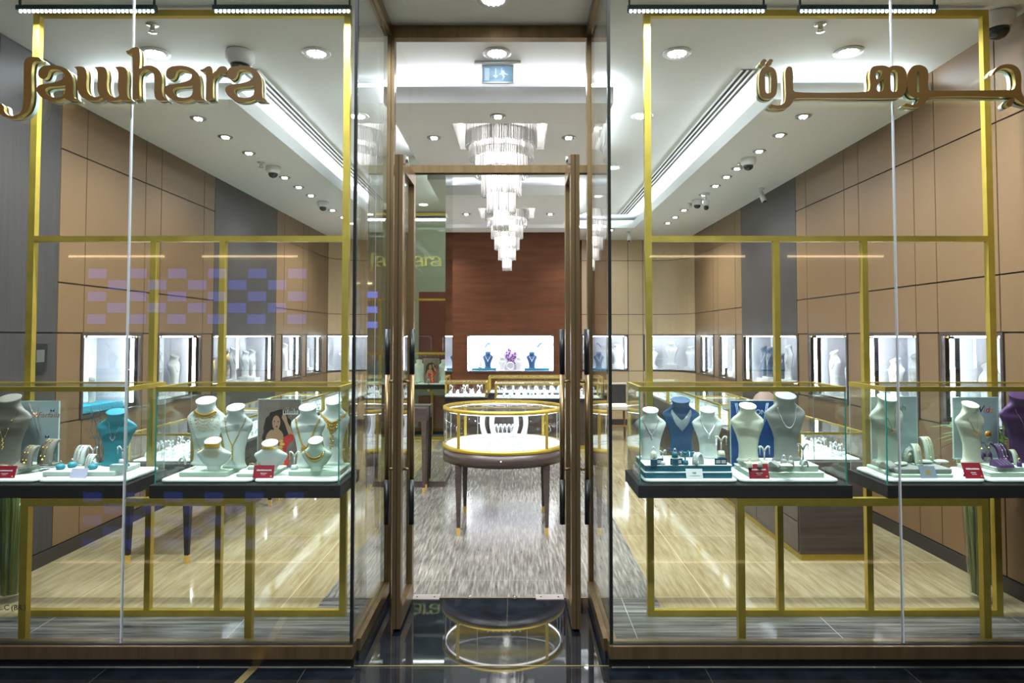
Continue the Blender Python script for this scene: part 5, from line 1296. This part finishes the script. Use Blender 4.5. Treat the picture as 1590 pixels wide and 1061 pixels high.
# ---- contents of the wall counters and rear showcases
R = random.Random(11); BS = Bust('tall', .15)
DUM = 0
ordw += ['eleventh', 'twelfth', 'thirteenth', 'fourteenth']
def fill(x0, x1, y0, y1, z, n, where, step=.055, big=1.):
    nx = max(1, int((x1-x0)/step)); ny = max(1, int((y1-y0)/step)); cells = [(i, j) for j in range(ny) for i in range(nx)]; R.shuffle(cells); cells = sorted(cells[:n], key=lambda c: (c[1], c[0])); cnt = {}
    for i, j in cells:
        q = cnt[j] = cnt.get(j, -1)+1; pl = '%s in row %s %s' % (ordw[q], NUM[j], where)
        x = x0+(i+.5)*(x1-x0)/nx; y = y0+(j+.5)*(y1-y0)/ny; k = R.random()
        if k < .45: P_ring_w.put((x, y, z), R.uniform(-.4, .4), big*R.uniform(.9, 1.3), 'white ring stand, '+pl, 'ring stands in '+where[3:])
        elif k < .80: P_tree_w.put((x, y, z), R.uniform(-.5, .5), big*R.uniform(.8, 1.15), 'white earring stand, '+pl, 'earring stands in '+where[3:])
        else: P_arch_w.put((x, y, z), R.uniform(-.5, .5), .9*big, 'bracelet arch, '+pl, 'bracelet arches in '+where[3:])
fill(1.95, 2.31, 4.72, 6.08, .6682, 95, "of the right counter nearest box", .05)
fill(1.95, 2.31, 6.50, 7.14, .6682, 26, "of the right counter second box", .07)
fill(1.95, 2.31, 7.36, 8.50, .6682, 36, "of the right counter third box", .08)
fill(1.95, 2.31, 8.76, 10.0, .6682, 24, "of the right counter farthest box", .11)
fill(-2.54, -2.20, 4.66, 6.02, .6682, 90, "of the left counter nearest box", .05)
fill(-2.54, -2.20, 6.24, 7.54, .6682, 40, "of the left counter middle box", .08)
fill(-2.54, -2.20, 7.76, 10.0, .6682, 34, "of the left counter farthest box", .11)
fill(-1.08, -.47, 9.38, 9.78, .6742, 18, "of the left rear showcase", .10, 1.55)
fill(-.22, 1.02, 9.18, 9.55, .6742, 40, "of the wide rear showcase", .09, 1.55)
fill(-.34, .82, 10.08, 10.42, .6742, 24, "of the rearmost showcase", .11, 1.55)

# ---- niche contents
def along(side, s, d): p, n = path(side, s); return p-n*d, math.atan2(n.y, n.x)+PI/2
NB = Bust('tall', .30)
def nbust(m, st):
    t = thing('jewellery_bust', '', 'jewellery bust'); NB.mesh().build('bust_form', m, t); style_necklace(t, NB, st); return Proto(t)
P_nw = nbust(m_whitej, 'srow'); P_ng = nbust(m_grey3, 'spend'); P_nb = nbust(m_blue, 'sV'); P_ngold = nbust(m_grey3, 'gcollar')
NBOX = Proto(thing('step_block', '', 'display block')); MB().rslab(-.10, .10, -.06, .06, 0, .05, .008, .003).build('block', m_whitej, NBOX.r)
for side, sn in ((-1, 'left'), (1, 'right')):
    for i, (s0, s1) in enumerate(nich_s[side]):
        L_ = s1-s0; z = NZ0+.0005
        wh = 'in the %s niche of the %s wall' % (ordw[i], sn)
        if side < 0 and i == 0:
            MB().box(-.28, .28, -.10, .10, 0, .05).build('display_plinth', mat('turquoise board', (.01, .42, .62), .4), label='flat turquoise plinth %s' % wh, cat='display block')
            o = bpy.data.objects['display_plinth']; p, a = along(side, (s0+s1)/2, .16); o.location = (p.x, p.y, z); o.rotation_euler = (0, 0, a); z += .0505
            p, a = along(side, s0+L_*.62, .2); P_ng.put((p.x, p.y, z), a, .62, 'small dark bust on the turquoise plinth of the first left niche'); continue
        n = max(2, round(L_/.27)); 
        for k in range(n):
            if side > 0 and i == 0 and k == 0: continue
            p, a = along(side, s0+L_*(k+.5)/n, .17+.03*(k % 2))
            bp = NBOX.put((p.x, p.y, z), a, (1, 1, 1 if k % 2 else 1.6), 'white step block, %s from the entrance side %s' % (ordw[k], wh), 'step blocks '+wh)
            zz = z+(.0502 if k % 2 else .0802)
            if side < 0: P = P_ng if i == 1 else (P_ngold if i == 2 and k < 3 else P_nw)
            else: P = P_nb if i == 3 and k >= n-3 else (P_ng if i in (0, 1) and k == 1 else P_nw)
            nm = {P_nw: 'white', P_ng: 'grey', P_nb: 'blue', P_ngold: 'gold draped grey'}[P]
            P.put((p.x, p.y, zz), a, (1.15, 1.15, 1.0+.25*((k*7+i) % 3)/2), '%s bust, %s from entrance %s' % (nm, ordw[k], wh), '%s busts %s' % (nm, wh))
# walnut niche
z = nz0+.0005; yb_ = YW+.20
for s_, l in ((-1, 'left'), (1, 'right')):
    cx = (nx0+nx1)/2+s_*.42
    MB().rslab(-.20, .20, -.09, .09, 0, .035, .01, .003).build('display_plinth', m_tealb, label='dark blue plinth at the %s of the walnut niche' % l, cat='display block').location = (cx, yb_, z)
    P_nb.put((cx-(-.06 if s_ < 0 else .08), yb_-.01, z+.0355), 0, .82, 'blue bust in the walnut niche, %s of the flower display' % l)
    t = thing('crescent_stand', 'white crescent ornament with a blue tip in the walnut niche, %s of the flower display' % l, 'ornament', (cx, yb_+.06, z+.0355))
    b = MB(); pts = [(-.07+.075*(1-math.cos(k/14*PI*1.1)), 0, .02+.36*math.sin(k/14*PI*.62)) for k in range(15)]; b.tube(pts, .017, 8); b.cyl((-.07, 0, 0), (-.07, 0, .03), .03, n=12); b.build('crescent', m_whitej, t)
    MB().tube([(p_[0]*1.0, p_[1]-.003, p_[2]+.012) for p_ in pts[7:]], .014, 8).build('tip', mat('blue enamel', (.03, .15, .45), .4), t)
cx = (nx0+nx1)/2+.0
t = thing('flower_display', 'white board with a purple orchid spray in the middle of the walnut niche', 'flower display', (cx, yb_+.05, z))
MB().box(-.11, .11, .02, .03, 0, .42).build('board', m_whitej, t); b = MB(); Rf = random.Random(4)
for k in range(46):
    x = Rf.uniform(-.07, .09); zf = .20+Rf.uniform(-.06, .12)-x*.5; b.ball((x, -.01+Rf.uniform(-.01, .01), zf), Rf.uniform(.008, .016), 6, 4)
b.build('orchid', m_flower, t, kind='stuff')
t = thing('ring_ornament', 'upright white ring ornament below the orchid spray', 'ornament', (cx, yb_-.04, z)); b = MB(); b.tube([(.055*math.cos(2*PI*k/24), 0, .068+.055*math.sin(2*PI*k/24)) for k in range(24)], .012, 8, True); b.box(-.05, .05, -.03, .03, 0, .012); b.build('ring', m_whitej, t)
for s_, l in ((-1, 'left'), (1, 'right')): P_nw.put((cx+s_*.13, yb_, z), 0, .7, 'white bust beside the orchid board in the walnut niche, %s one' % l)
